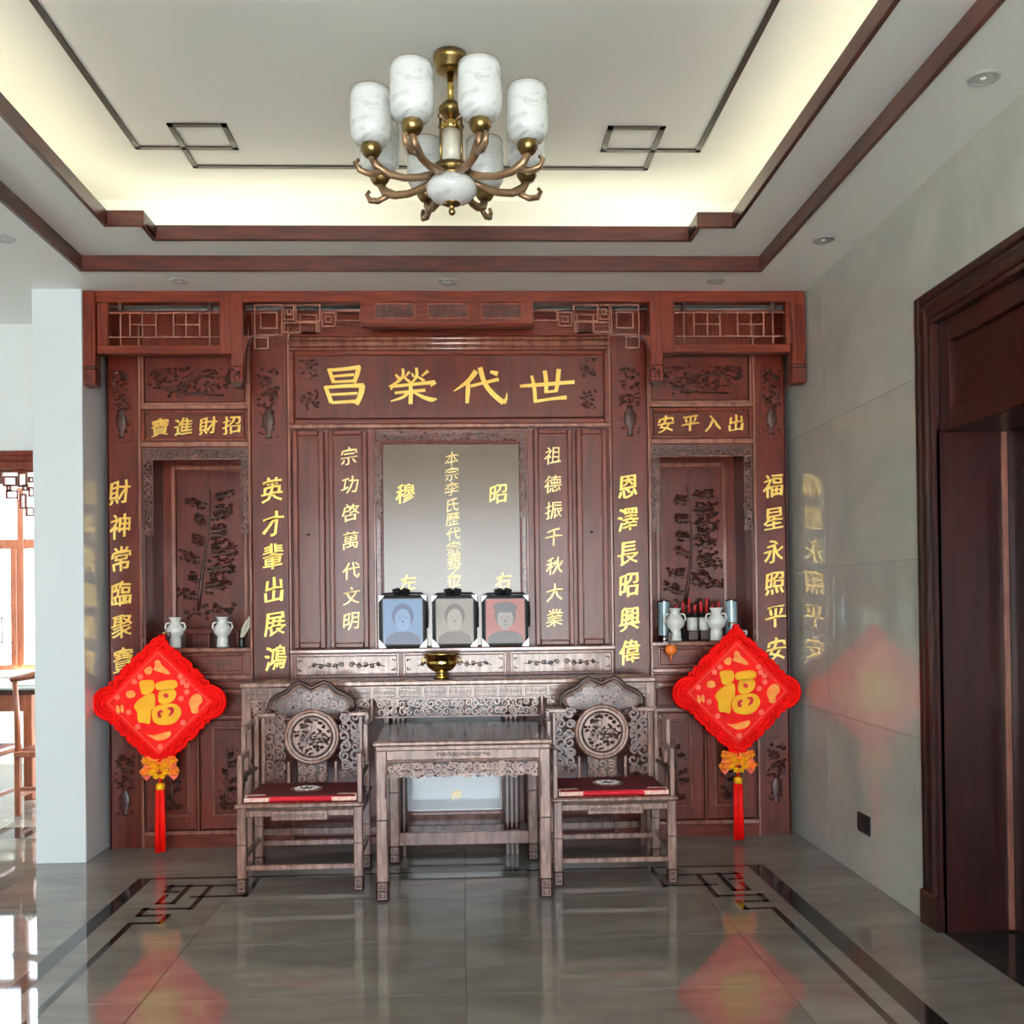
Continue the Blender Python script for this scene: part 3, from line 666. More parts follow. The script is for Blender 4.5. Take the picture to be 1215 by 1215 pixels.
big([[(210, 516, 28), (165, 572, 22), (86, 628, 5)], [(165, 568, 22), (164, 630, 24), (160, 694, 18)], [(180, 600, 16), (250, 582, 16), (335, 562, 20)], [(232, 497, 26), (256, 580, 24), (305, 645, 26), (362, 692, 28)], [(365, 695, 20), (378, 665, 12), (380, 638, 4)], [(288, 520, 14), (330, 532, 26)]], 520, 330)
big([[(453, 600, 14), (560, 592, 20), (755, 577, 20)], [(518, 542, 14), (532, 610, 20), (538, 686, 20)], [(530, 686, 16), (620, 672, 16), (712, 662, 22)], [(590, 514, 22), (598, 575, 22), (598, 638, 20)], [(668, 506, 24), (662, 570, 24), (652, 632, 20)], [(590, 634, 12), (655, 627, 14)]], 520, 330)
# small relief flowers at both ends of the signboard
for k, (px0, px1) in enumerate(((357, 378), (688, 706))):
    for j, (py0, py1) in enumerate(((427, 450), (463, 486))):
        m = M(); a, c = PX(px0, 450), PX(px1, 450); foliage(m, a, c, ZC(py1), ZC(py0), YC-.0085, 26, .011, .007, 60+k*2+j); spiral(m, (a+c)/2, ZC((py0+py1)/2), YC-.010, .035, 1.3, k, 1, .004)
        build('corner_relief', m, WOODD, sb)
def panel(px0, px1, py0, py1, w, label=None, mt=WOODL):
    x0, x1 = PX(px0, 640), PX(px1, 640)
    f_ = build('panel_frame', M().frame(x0, x1, YC-.018, YC+.022, ZC(py1), ZC(py0), w, .006), WOOD, cab)
    build('panel_moulding', M().frame(x0+w-.002, x1-w+.002, YC-.012, YC+.020, ZC(py1)+w-.002, ZC(py0)-w+.002, .007, .003), mt, f_)
    p_ = build('panel', M().box(x0+w, x1-w, YC-.004, YC+.022, ZC(py1)+w, ZC(py0)-w, .003), WOODP, cab)
    return p_, x0, x1
pl1, x0, x1 = panel(348, 386, 510, 767, .036)
pl2, x0, x1 = panel(684.5, 721.5, 510, 767, .036)
bl, x0, x1 = panel(391, 437, 510, 767, .032); br, x0, x1 = panel(634, 680, 510, 767, .032)
for p_, pxc in ((pl1, 367), (pl2, 703)):
    m = M(); xx = PX(pxc, 700)
    for q in (-1, 1): spiral(m, xx+q*.02, ZC(757), YC-.006, .014, 1.2, 1, q, .003)
    m.lathe([(.006, 0), (.010, .006), (.006, .012)], xx, YC-.007, ZC(634), 10)
    build('corner_relief', m, WOODD, p_)
# tablet of dark glass with its carved surround
tx0, tx1 = PX(444, 640), PX(627, 640)
build('tablet_frame', M().frame(tx0, tx1, YC-.012, YC+.022, ZC(769), ZC(509), .012, .004), WOODL, cab)
tf = build('tablet_inner_frame', M().frame(PX(452, 640), PX(620, 640), YC-.004, YC+.022, ZC(769), ZC(524), .016, .005), WOOD, cab)
m = M(); scrolls(m, tx0+.012, tx1-.012, ZC(524), ZC(512), YC-.008, .024, .0060, 1.1); build('openwork_top', m, CARV, cab)
for a, c in ((tx0+.010, PX(453, 640)), (PX(618.5, 640), tx1-.010)):
    m = M(); scrolls(m, a, c, ZC(615), ZC(524), YC-.008, .022, .0055, 1.1); m.box(a+.006, c-.006, YC-.01, YC, ZC(769), ZC(616)); build('openwork_side', m, CARV, cab)
tb = build('tablet_glass', M().box(PX(455, 640), PX(617, 640), YC+.004, YC+.018, ZC(769), ZC(527)), TAB, cab)
# characters ----------------------------------------------------------
def column(chars, pts, size, yface, parent, material=GOLD, wx_=1.0, bold=.02):
    for ch, (px, py) in zip(chars, pts):
        X, Z = P(px, py, yface); char(ch, X, Z, yface, size*yface/F, parent, material, wx_, bold)
column('財神常臨聚寶', [(142, 584), (143, 624), (144, 663), (144, 704), (145, 743), (146, 783)], 29, YC-.006, colA[0], wx_=.86)
column('英才輩出展鴻', [(323, 581), (324, 621), (324, 660), (325, 700), (326, 740), (327, 780)], 30, YC-.012, colB[0], wx_=.86)
column('恩澤長昭興偉', [(745, 577), (745, 616), (745, 656), (746, 694), (747, 734), (747, 773)], 29, YC-.012, colB[1], wx_=.86)
column('福星永照平安', [(917, 576), (918, 615), (918, 654), (919, 692), (920, 731), (921, 770)], 28, YC-.006, colA[1], wx_=.88)
column('宗功啓萬代文明', [(414, 541), (415, 575), (416, 608), (416, 641), (417, 677), (417, 707), (417, 737)], 21, YC-.004, bl, GOLDP, bold=.008)
column('祖德振千秋大業', [(656, 540), (656, 574), (657, 605), (657, 637), (658, 671), (658, 703), (658, 733)], 21, YC-.004, br, GOLDP, bold=.008)
column('寶進財招', [(190, 507), (218, 506), (247, 505), (275, 504)], 21, YC+.002, plq[0], wx_=1.05)
column('安平入出', [(790, 503), (819, 502), (846, 502), (873, 502)], 20, YC+.002, plq[1], wx_=1.05)
column('本宗李氏歷代宗親之位', [(536, 544), (536, 562), (536, 580), (537, 599), (537, 616), (538, 633), (538, 650), (539, 664), (539, 677), (539, 689)], 16.5, YC+.004, tb, GOLDP, wx_=1.05, bold=.004)
column('穆昭', [(481, 585), (591, 586)], 23, YC+.004, tb, GOLD, bold=.01)
column('左右', [(484, 691), (597, 689)], 19, YC+.004, tb, GOLD, bold=.01)
# --- centre drawers stand forward under the portraits
YD = YC-.10
def dz(py): return P(534, py, YD)[1]
dx0, dx1 = P(346, 790, YD)[0]+.06, P(728, 786, YD)[0]-.06
dx0, dx1 = P(346, 790, YD)[0], P(729, 786, YD)[0]
led_top = dz(768.5)
build('offering_shelf', M().box(dx0-.01, dx1+.01, YD-.012, YC-.035, dz(773), led_top, .004), WOODL, cab)
build('drawer_case', M().box(dx0, dx1, YD+.006, YC-.036, dz(812), dz(773.5)), WOOD, cab)
for a, c in ((350, 473), (479, 600), (606, 727)):
    x0, x1 = P(a, 788, YD)[0], P(c, 788, YD)[0]
    build('drawer_frame', M().frame(x0, x1, YD-.008, YD+.006, dz(801), dz(774.5), .008, .002), WOODL, cab)
    df = build('drawer_front', M().box(x0+.009, x1-.009, YD-.004, YD+.006, dz(800)+.007, dz(775.5)-.007, .003), FURN, cab)
    m = M(); cx_, cz_ = (x0+x1)/2, dz(787.5); w_ = (x1-x0)
    for q in (-1, 1):
        for i in range(5): spiral(m, cx_+q*w_*(.05+.065*i), cz_+.004*(-1)**i, YD-.005, .017-.0008*i, 1.4, i*2+(0 if q > 0 else pi), q*(-1)**i, .0044)
        m.tube([(cx_+q*w_*t_, YD-.005, cz_+.008*sin(t_*30)) for t_ in [k/30 for k in range(2, 12)]], .0034, 4)
        for r_ in (-1, 1):
            ex, ez_ = cx_+q*(w_/2-.022), cz_+r_*.030
            m.box(ex-.02*(q > 0), ex+.02*(q < 0), YD-.008, YD-.003, ez_-.003, ez_+.003); m.box(ex-.003, ex+.003, YD-.008, YD-.003, ez_-(.012 if r_ > 0 else 0), ez_+(.012 if r_ < 0 else 0))
    build('scroll_relief', m, INCISE, df)
# low centre: the small lower shrine with a glass panel between the table legs
cbox('lower_panel', CL+.02, PX(455), 830, 985, YC-.006, YC+.022, WOODP)
cbox('lower_panel', 2*XM-PX(455), CR-.02, 830, 985, YC-.006, YC+.022, WOODP)
for a, c in ((456, 462), (466, 471), (475, 481)):
    for s in sides():
        q0, q1 = s(PX(a), PX(c)); build('stepped_jamb', M().box(q0, q1, YC-.02-.006*(481-c), YC+.022, ZC(975), ZC(822), .003), FURN, cab)
gx0, gx1 = P(483, 930, YC)[0], P(601, 930, YC)[0]
lg = build('lower_tablet_glass', M().box(gx0, gx1, YC-.004, YC+.010, P(540, 961, YC)[1], ZC(826)), PILM, cab)  # pale stone colour stands in for daylight reflected in this glass
cbox('sill_rail', PX(475), 2*XM-PX(475), 961, 966, YC-.03, YC+.022, WOODL)
cbox('base_panel', PX(475), 2*XM-PX(475), 966, 990, YC-.008, YC+.022, FURN)
cbox('plinth', CL, CR, 990, 1000, YC-.012, YC+.022)
X, Z = P(541, 943, YC-.004); char('神', X, Z, YC-.004, 13*YC/F, lg, GOLDP, 1, .004)
# ================================================================== CANOPY (fretwork valance in front of the cabinet top)
kx = lambda px: P(px, 400, YK)[0]
kz = lambda py: P(528, py, YK)[1]
cano = thing('carved_canopy', (XM, YK, kz(458)), 'long mahogany fretwork canopy hanging under the ceiling in front of the altar cabinet', 'canopy')
def kb(name, px0, px1, py0, py1, y0=0, y1=.06, material=WOOD, b=.004, parent=cano):
    return build(name, M().box(kx(px0), kx(px1), YK+y0, YK+y1, kz(py1), kz(py0), b), material, parent)
zc_top = H-.001
build('top_rail', M().box(kx(98), kx(956)-.004, YK-.005, YK+.065, kz(358.5), zc_top, .004), WOODH, cano)
for p0, p1 in ((115, 288), (773, 938)): kb('bottom_rail', p0, p1, 409, 419, -.0, .06, WOODH)
for p0, p1 in ((98.5, 114), (939, 955)):
    po = kb('end_post', p0, p1, 347, 434, -.014, .075)
    kb('post_panel', p0+3.5, p1-3, 362, 430, -.019, -.010, WOODP, .003, po)
    kb('collar', p0-.3, p1+.3, 434, 438, -.018, .078, WOODD)
    bl_ = kb('carved_block', p0, p1, 438, 456, -.016, .076, WOOD, .004)
    m = M(); m.frame(kx(p0+3), kx(p1-3), YK-.021, YK-.012, kz(453), kz(441), .006); spiral(m, kx((p0+p1)/2), kz(447), YK-.019, .018, 1.2, 0, 1, .004)
    build('fret_carving', m, WOODD, bl_)
for p0, p1, pp0, pp1, q0, q1 in ((261, 289, 274, 289, 289, 302), (771, 800, 772, 786, 760, 771)):
    pi_ = kb('inner_post', p0, p1, 347, 420, -.008, .07)
    kb('drop_post', pp0, pp1, 418, 434, -.008, .07)
    bl_ = kb('carved_block', pp0-1, pp1-0, 434, 453, -.014, .076, WOOD, .006)
    m = M(); foliage(m, kx(pp0+2), kx(pp1-3), kz(450), kz(437), YK-.0145, 14, .010, .007, 77); m.prism([(kx(pp0+1), kz(453)), (kx(pp1-2), kz(453)), (kx(pp1-4), kz(458)), (kx(pp0+3), kz(458))], YK-.004, YK+.06)
    build('carved_drop', m, WOODD, bl_)
    # concave shoulder between post and centre span
    a, c = (kx(289), kx(301)) if p0 < 400 else (kx(772), kx(759)); zt, zb2 = kz(398), kz(432); n = 7
    q = [(a, zt), (c, zt)]+[(c+(a-c)*sin(t*pi/2/n), zt+(zb2-zt)*(1-cos(t*pi/2/n))) for t in range(1, n+1)]
    build('curved_shoulder', M().prism(q, YK, YK+.06), WOOD, cano)
# outer bay lattices, each bar a part
def kbar(px0, px1, py0, py1, t=1.6):
    if py0 == py1: return build('lattice_bar', M().box(kx(px0), kx(px1), YK+.015, YK+.037, kz(py0)-.0045, kz(py0)+.0045, .001), WOODL, cano)
    return build('lattice_bar', M().box(kx(px0)-.0045, kx(px0)+.0045, YK+.0155, YK+.0365, kz(py1), kz(py0), .001), WOODL, cano)
for o_, fl_ in ((0, 1), (1069+.0, -1)):
    f_ = (lambda x: x) if fl_ > 0 else (lambda x: 1060.5-x)
    for a_, b_, py in ((128, 262, 370), (128, 262, 398.5), (153, 184, 384), (205, 236, 384)):
        q = sorted((f_(a_), f_(b_))); kbar(q[0], q[1], py, py)
    for px, y0, y1 in ((142, 370, 409), (248, 370, 409), (153, 370, 398), (168, 370, 398), (184, 370, 398), (205, 370, 398), (220, 370, 398), (236, 370, 398)):
        kbar(f_(px), f_(px), y0, y1)
    for px in (142, 248): kb('spacer_block', f_(px)-2, f_(px)+2, 358, 370, .01, .045, WOODD, .002)
    q = sorted((f_(115), f_(128))); kb('stile', q[0], q[1], 358.5, 409, .0, .06)
    # nested square frets of the centre span
    for a_, b_, y0, y1 in ((301, 335, 360, 397), (308, 329, 369, 389), (301, 318, 398, 413), (336, 349, 360, 379), (340, 346, 365, 373), (350, 380, 360, 381), (355, 376, 372, 394), (381, 398, 369, 387), (385, 394, 374, 382), (398, 428, 367, 380), (336, 379, 381, 394)):
        q = sorted((f_(a_), f_(b_))); build('fret_square', M().frame(kx(q[0]), kx(q[1]), YK+.014, YK+.038, kz(y1), kz(y0), .008, .001), WOODL, cano)
ce = kb('centre_board', 428, 633, 358.5, 386, -.016, .05, WOODH, .005)
kb('centre_moulding', 428, 633, 384, 388, -.010, .045, WOODH, .004)
for a_, b_ in ((445, 493), (508, 556), (571, 619)):
    build('inset_frame', M().frame(kx(a_), kx(b_), YK-.022, YK-.014, kz(379), kz(361), .008, .002), WOODL, ce)
    m = M(); scrolls(m, kx(a_)+.01, kx(b_)-.01, kz(377), kz(363), YK-.019, .014, .0034, 1.2); build('openwork_inset', m, WOODD, ce)
# ================================================================== LONG ALTAR TABLE
YA = 5.69
ax = lambda px: P(px, 820, YA)[0]
az = lambda py: P(534, py, YA)[1]
ATOP = az(806.5)
alt = thing('long_altar_table', (XM, YA+.19, 0), 'long narrow carved rosewood altar table against the cabinet behind the square table', 'table')
build('tabletop', M().box(ax(284), ax(779), YA-.01, YC-.125, ATOP-.032, ATOP, .008), FURN, alt)
f_ = build('frieze', M().box(ax(290), ax(773), YA+.004, YA+.024, az(828), ATOP-.031, .003), FURN, alt)
m = M(); x0, x1 = ax(292), ax(771); n = 16
for i in range(n):
    a = x0+(x1-x0)*i/n; c = x0+(x1-x0)*(i+.86)/n; m.frame(a, c, YA-.003, YA+.005, az(826), az(815.5), .003)
    for j in range(5): spiral(m, a+(c-a)*(j+.5)/5, az(820.7), YA+.000, .013, 1.2, j*2, (-1)**j, .0028, 9)
build('key_pattern_relief', m, FURND, f_)
for a_, c_, lab in ((444, 640, 0), (297, 438, 0), (646, 766, 0)):
    m = M(); scrolls(m, ax(a_)+.01, ax(c_)-.01, az(849), az(829), YA+.012, .024, .006, 1.15); m.box(ax(a_), ax(c_), YA+.004, YA+.02, az(830), az(828)); m.box(ax(a_), ax(c_), YA+.006, YA+.018, az(851), az(849))
    build('openwork_apron', m, FURN, alt)
for a_ in (441, 643, 295, 768):
    build('apron_divider', M().box(ax(a_-1.5), ax(a_+1.5), YA, YA+.022, az(853), az(827), .003), FURN, alt)
for px in (472, 606):
    lg_ = build('inner_leg', M().box(ax(px-9), ax(px+9), YA+.04, YA+.075, .0, az(851), .003), FURNT, alt)
    for k in (-5.5, 0, 5.5): build('reed', M().box(ax(px+k-1.4), ax(px+k+1.4), YA+.028, YA+.041, .0, az(849), .002), FURN, lg_)
    s_ = -1 if px < 500 else 1
    q = [(ax(px+s_*8), az(851)), (ax(px+s_*8), az(835)), (ax(px-s_*2), az(851))]
    build('leg_bracket', M().prism(q, YA+.03, YA+.05), FURN, lg_)
for px in (292, 771):
    for y0 in (YA+.005, YC-.20):
        build('leg', M().box(ax(px)-.028, ax(px)+.028, y0, y0+.05, 0, ATOP-.031, .004), FURN, alt)
build('stretcher', M().box(ax(300), ax(764), YC-.18, YC-.15, .10, .14, .003), FURN, alt)
# ================================================================== SQUARE TABLE
YT = 4.86
tz = P(548, 879, YT)[1]; tx0, tx1 = P(442, 880, YT)[0], P(656, 880, YT)[0]; tcx = (tx0+tx1)/2; TD = .80
tb_ = thing('square_table', (tcx, YT+TD/2, 0), 'square carved rosewood table with a dark polished top standing between two armchairs', 'table')
build('tabletop', M().box(tx0, tx1, YT, YT+TD, tz-.022, tz, .006), FURN, tb_)
build('dark_inset_top', M().box(tx0+.012, tx1-.012, YT+.012, YT+TD-.012, tz-.003, tz+.002, .001), FURNT, tb_)
tzz = lambda py: P(548, py, YT+.02)[1]
build('under_moulding', M().box(tx0+.012, tx1-.012, YT+.012, YT+TD-.012, tzz(890), tz-.021, .006), FURN, tb_)
wa = build('waist_board', M().box(tx0+.022, tx1-.022, YT+.02, YT+.045, tzz(901), tzz(889), .003), FURN, tb_)
m = M(); 
for i in range(14): spiral(m, tcx+(i-6.5)*.019, tzz(894.5), YT+.019, .011, 1.1, i, (-1)**i, .0022, 8)
build('scroll_relief', m, INCISE, wa)
for (x0, y0, y1) in ((tx0+.022, YT+.05, YT+TD-.05), (tx1-.045, YT+.05, YT+TD-.05)):
    build('side_apron', M().box(x0, x0+.02, y0, y1, tzz(925), tzz(889), .003), FURN, tb_)
build('back_apron', M().box(tx0+.05, tx1-.05, YT+TD-.045, YT+TD-.025, tzz(918), tzz(889), .003), FURN, tb_)
ap = build('front_apron', M().box(tx0+.045, tx1-.045, YT+.026, YT+.046, tzz(918), tzz(900), .003), FURND, tb_)
m = M(); scrolls(m, tx0+.075, tx1-.075, tzz(921), tzz(905), YT+.020, .020, .0055, 1.25)
build('openwork_carving', m, FURN, ap)
m = M(); a, c = tx0+.062, tx1-.062; z1_, z0_ = tzz(901.5), tzz(923)
m.tube([(a, YT+.012, tzz(945)), (a, YT+.012, z1_-.02), (a+.006, YT+.012, z1_-.006), (a+.02, YT+.012, z1_), (c-.02, YT+.012, z1_), (c-.006, YT+.012, z1_-.006), (c, YT+.012, z1_-.02), (c, YT+.012, tzz(945))], .005, 6)
build('beading', m, FURN, tb_)
lw = .056
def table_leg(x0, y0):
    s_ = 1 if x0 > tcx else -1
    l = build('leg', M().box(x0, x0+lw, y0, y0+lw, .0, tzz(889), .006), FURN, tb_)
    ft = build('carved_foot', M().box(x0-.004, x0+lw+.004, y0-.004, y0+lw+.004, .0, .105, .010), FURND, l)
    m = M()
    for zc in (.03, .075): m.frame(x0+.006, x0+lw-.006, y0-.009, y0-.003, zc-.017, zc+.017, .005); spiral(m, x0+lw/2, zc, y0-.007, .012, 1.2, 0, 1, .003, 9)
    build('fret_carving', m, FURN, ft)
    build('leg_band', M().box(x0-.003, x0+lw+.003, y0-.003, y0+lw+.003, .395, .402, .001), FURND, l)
for x0 in (tx0+.012, tx1-.012-lw):
    table_leg(x0, YT+.014); table_leg(x0+(.012 if x0 < tcx else -.012), YT+TD-.014-lw)
build('back_stretcher', M().box(tx0+.05, tx1-.05, YT+TD-.055, YT+TD-.03, .095, .17, .004), FURN, tb_)
# ================================================================== ARMCHAIRS
def make_chair(x, yf, label):
    t = thing('armchair', (x, yf+.25, 0), label, 'chair', 'carved armchairs flanking the square table')
    w, d, sh = .318, .48, .455
    X = lambda u: x+u; Y = lambda v: yf+v
    build('seat', M().box(X(-w-.01), X(w+.01), Y(-.008), Y(d), sh-.022, sh, .007), FURN, t)
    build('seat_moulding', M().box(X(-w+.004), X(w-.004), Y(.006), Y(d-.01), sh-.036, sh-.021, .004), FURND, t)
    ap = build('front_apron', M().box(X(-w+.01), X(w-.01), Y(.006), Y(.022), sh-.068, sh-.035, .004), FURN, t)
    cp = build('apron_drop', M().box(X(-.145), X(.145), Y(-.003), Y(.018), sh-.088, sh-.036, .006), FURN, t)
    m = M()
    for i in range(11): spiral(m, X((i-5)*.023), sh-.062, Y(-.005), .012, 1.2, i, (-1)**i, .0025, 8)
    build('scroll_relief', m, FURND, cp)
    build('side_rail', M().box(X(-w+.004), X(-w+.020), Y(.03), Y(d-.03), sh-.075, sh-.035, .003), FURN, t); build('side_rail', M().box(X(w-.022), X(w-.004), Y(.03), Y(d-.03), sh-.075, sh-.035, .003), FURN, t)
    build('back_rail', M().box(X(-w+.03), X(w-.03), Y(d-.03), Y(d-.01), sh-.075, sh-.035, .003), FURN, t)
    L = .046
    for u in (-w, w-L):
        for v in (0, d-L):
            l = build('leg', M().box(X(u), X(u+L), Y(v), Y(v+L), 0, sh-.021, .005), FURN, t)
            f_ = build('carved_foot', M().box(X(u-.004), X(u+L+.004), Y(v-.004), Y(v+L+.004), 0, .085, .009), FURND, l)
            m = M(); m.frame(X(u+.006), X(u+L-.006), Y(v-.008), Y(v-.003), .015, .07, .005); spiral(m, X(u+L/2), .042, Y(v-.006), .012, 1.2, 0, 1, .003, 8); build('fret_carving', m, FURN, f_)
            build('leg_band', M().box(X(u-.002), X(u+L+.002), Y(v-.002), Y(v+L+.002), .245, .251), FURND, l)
    build('front_stretcher', M().box(X(-w+L-.004), X(w-L+.004), Y(.008), Y(.034), .115, .142, .004), FURN, t)
    build('back_stretcher', M().box(X(-w+L-.004), X(w-L+.004), Y(d-.036), Y(d-.010), .135, .165, .004), FURN, t)
    for u in (-w+.008, w-.034): build('side_stretcher', M().box(X(u), X(u+.026), Y(L-.004), Y(d-L+.004), .16, .185, .004), FURN, t)
    # stepped arms
    for s in (-1, 1):
        u0 = s*(w-.014)
        def bar(n, v0, v1, z0, z1, parent=t, du=.014, mt=FURN): return build(n, M().box(X(u0-du), X(u0+du), Y(v0), Y(v1), z0, z1, .004), mt, parent)
        am = bar('arm', .02, .20, .672, .70); bar('arm_post', .018, .052, sh-.004, .702, am, .0125)
        bar('arm_step', .172, .202, .60, .703, am, .0125); u0 = s*(w+.002)
        bar('upper_arm', .20, d-.01, .80, .83, am); bar('arm_step', .188, .222, .63, .832, am, .0125); u0 = s*(w-.014)
        m = M()
        for i in range(4):
            cz = .53+.035*i; cy_ = .10+.075*i
            m.tube([(X(u0), Y(cy_+.028*(1-.7*k/9)*cos(4.5*k/9*pi/2+i)), cz+.028*(1-.7*k/9)*sin(4.5*k/9*pi/2+i)) for k in range(10)], .007, 4)
        m.box(X(u0-.008), X(u0+.008), Y(.07), Y(.085), sh, .672); m.box(X(u0-.008), X(u0+.008), Y(.07), Y(d-.06), .565, .58)
        build('arm_fretwork', m, FURND, am)
        bar('back_post', d-.045, d-.008, sh-.004, .86, t, .0125)
    yb_ = Y(d-.03)
    # roundel
    rz = .735; R_ = .150
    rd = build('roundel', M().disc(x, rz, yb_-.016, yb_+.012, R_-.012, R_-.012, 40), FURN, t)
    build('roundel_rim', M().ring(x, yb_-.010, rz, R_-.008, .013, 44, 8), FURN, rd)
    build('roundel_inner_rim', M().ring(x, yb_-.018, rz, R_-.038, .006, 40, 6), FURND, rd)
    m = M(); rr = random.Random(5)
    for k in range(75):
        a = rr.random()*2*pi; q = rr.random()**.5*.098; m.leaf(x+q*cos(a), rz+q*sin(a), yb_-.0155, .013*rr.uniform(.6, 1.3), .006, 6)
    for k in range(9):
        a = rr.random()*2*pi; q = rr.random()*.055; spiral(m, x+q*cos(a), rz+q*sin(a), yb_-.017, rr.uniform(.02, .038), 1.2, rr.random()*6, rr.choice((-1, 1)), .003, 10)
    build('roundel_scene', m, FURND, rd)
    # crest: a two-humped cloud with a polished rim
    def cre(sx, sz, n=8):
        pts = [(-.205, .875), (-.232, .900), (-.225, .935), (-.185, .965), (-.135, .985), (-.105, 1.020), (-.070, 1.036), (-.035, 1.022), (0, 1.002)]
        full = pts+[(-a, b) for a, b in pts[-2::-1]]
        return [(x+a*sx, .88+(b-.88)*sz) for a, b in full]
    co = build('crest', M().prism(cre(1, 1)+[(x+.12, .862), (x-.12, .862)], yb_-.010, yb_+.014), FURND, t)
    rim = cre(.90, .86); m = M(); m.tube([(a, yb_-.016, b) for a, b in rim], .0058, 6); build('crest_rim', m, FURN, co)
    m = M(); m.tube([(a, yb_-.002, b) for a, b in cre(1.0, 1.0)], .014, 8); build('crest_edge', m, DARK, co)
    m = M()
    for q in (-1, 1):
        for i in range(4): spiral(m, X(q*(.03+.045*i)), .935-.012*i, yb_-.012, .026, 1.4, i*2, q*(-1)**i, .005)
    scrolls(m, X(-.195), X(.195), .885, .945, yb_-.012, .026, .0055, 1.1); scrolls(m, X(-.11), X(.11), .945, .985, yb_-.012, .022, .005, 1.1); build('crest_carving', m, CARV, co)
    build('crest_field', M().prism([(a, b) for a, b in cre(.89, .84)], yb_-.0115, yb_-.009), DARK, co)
    # openwork sides of the back and splat
    for s in (-1, 1):
        m = M(); a, c = sorted((X(s*.150), X(s*.262))); scrolls(m, a, c, .50, .86, yb_, .030, .0085, 1.1)
        build('back_openwork', m, CARV, t)
        build('back_short_post', M().box(X(s*.130-.008), X(s*.130+.008), yb_-.014, yb_+.010, sh, .60, .003), FURN, t)
        build('back_stile', M().box(X(s*.268-.011), X(s*.268+.011), yb_-.012, yb_+.012, sh, .845, .004), FURN, t)
        build('back_top_rail', M().box(min(X(s*.20), X(s*.31)), max(X(s*.20), X(s*.31)), yb_-.012, yb_+.012, .845, .868, .004), FURN, t)
    sp_ = build('splat', M().box(X(-.085), X(.085), yb_-.006, yb_+.010, sh, .60, .004), FURND, t)
    m = M(); scrolls(m, X(-.08), X(.08), .475, .585, yb_-.010, .026, .005, 1.1); build('splat_carving', m, FURN, sp_)
    return t
def cushion(x, yf, label):
    t = thing('seat_cushion', (x, yf+.24, .455), label, 'cushion', 'red cushions on the armchairs')
    z = .4556
    build('pad', M().box(x-.285, x+.285, yf+.035, yf+.425, z, z+.030, .012), REDD, t)
    build('front_band', M().box(x-.286, x+.286, yf+.028, yf+.062, z+.001, z+.026, .010), REDC, t)
    for s in (-1, 1):
        q = [(x+s*.286, yf+.030), (x+s*.15, yf+.030), (x+s*.19, yf+.085), (x+s*.286, yf+.075)]
        if s > 0: q = q[::-1]
        vs = [(a, b, z+.0215+.0105*min(1, (b-yf-.03)/.012)) for a, b in q]+[(a, b, z+.0225+.0105*min(1, (b-yf-.03)/.012)) for a, b in q]
        m = M().add(vs, [(0, 1, 2, 3), (7, 6, 5, 4), (0, 4, 5, 1), (1, 5, 6, 2), (2, 6, 7, 3), (3, 7, 4, 0)]); build('corner_patch', m, PINK, t)
        build('corner_patch', M().box(x+s*.286, x+s*.16, yf+.0265, yf+.030, z+.004, z+.024, .001), PINK, t)
    m = M().lathe([(.085, 0), (.085, .003), (.070, .004), (.066, .003), (.03, .003), (.02, .004)], x, yf+.24, z+.030, 28)
    build('medallion', m, FURN, t)
    m = M()
    for k in range(10):
        a = 2*pi*k/10; cx_, cy_ = x+.05*cos(a), yf+.24+.05*sin(a)
        m.tube([(cx_+.016*cos(q), cy_+.016*sin(q), z+.0335) for q in [j*.7 for j in range(8)]], .002, 4)
    build('medallion_stitching', m, PORC, t)
YCH = 5.06
cxl = (P(280, 1040, YCH)[0]+P(432, 1040, YCH)[0])/2; cxr = (P(660, 1030, YCH)[0]+P(801, 1030, YCH)[0])/2
make_chair(cxl, YCH, 'carved rosewood armchair with round back panel left of the square table')
make_chair(cxr, YCH, 'carved rosewood armchair with round back panel right of the square table')
cushion(cxl, YCH, 'flat red cushion on the seat of the left armchair')
cushion(cxr, YCH, 'flat red cushion on the seat of the right armchair')
# ================================================================== THINGS ON THE ALTAR AND IN THE NICHES
def lathe_thing(name, px, pyb, Y, z, prof, material, label, cat, group=None):
    X = P(px, pyb, Y)[0]; return X, build(name, M().lathe(prof, X, Y, z, 28), material, None, label, cat, group)
# brass bowl
YB = YA+.11; X = P(524, 800, YB)[0]; sc = YB/F
bo = thing('incense_bowl', (X, YB, ATOP), 'shiny brass footed incense bowl on the long altar table', 'bowl')
build('foot', M().lathe([(.040, 0), (.046, .002), (.044, .012), (.030, .020), (.030, .034), (.040, .042)], X, YB, ATOP, 28), BRASS, bo)
build('bowl', M().lathe([(.034, .040), (.060, .050), (.084, .072), (.094, .098), (.090, .104), (.094, .108), (.097, .134), (.110, .142), (.110, .149), (.092, .149), (.085, .120), (.05, .10)], X, YB, ATOP, 32), BRASS, bo)
for a in (-1, 1): build('handle', M().tube([(X+a*.092, YB, ATOP+.095), (X+a*.112, YB, ATOP+.10), (X+a*.115, YB, ATOP+.118), (X+a*.096, YB, ATOP+.125)], .005, 6), BRASS, bo)
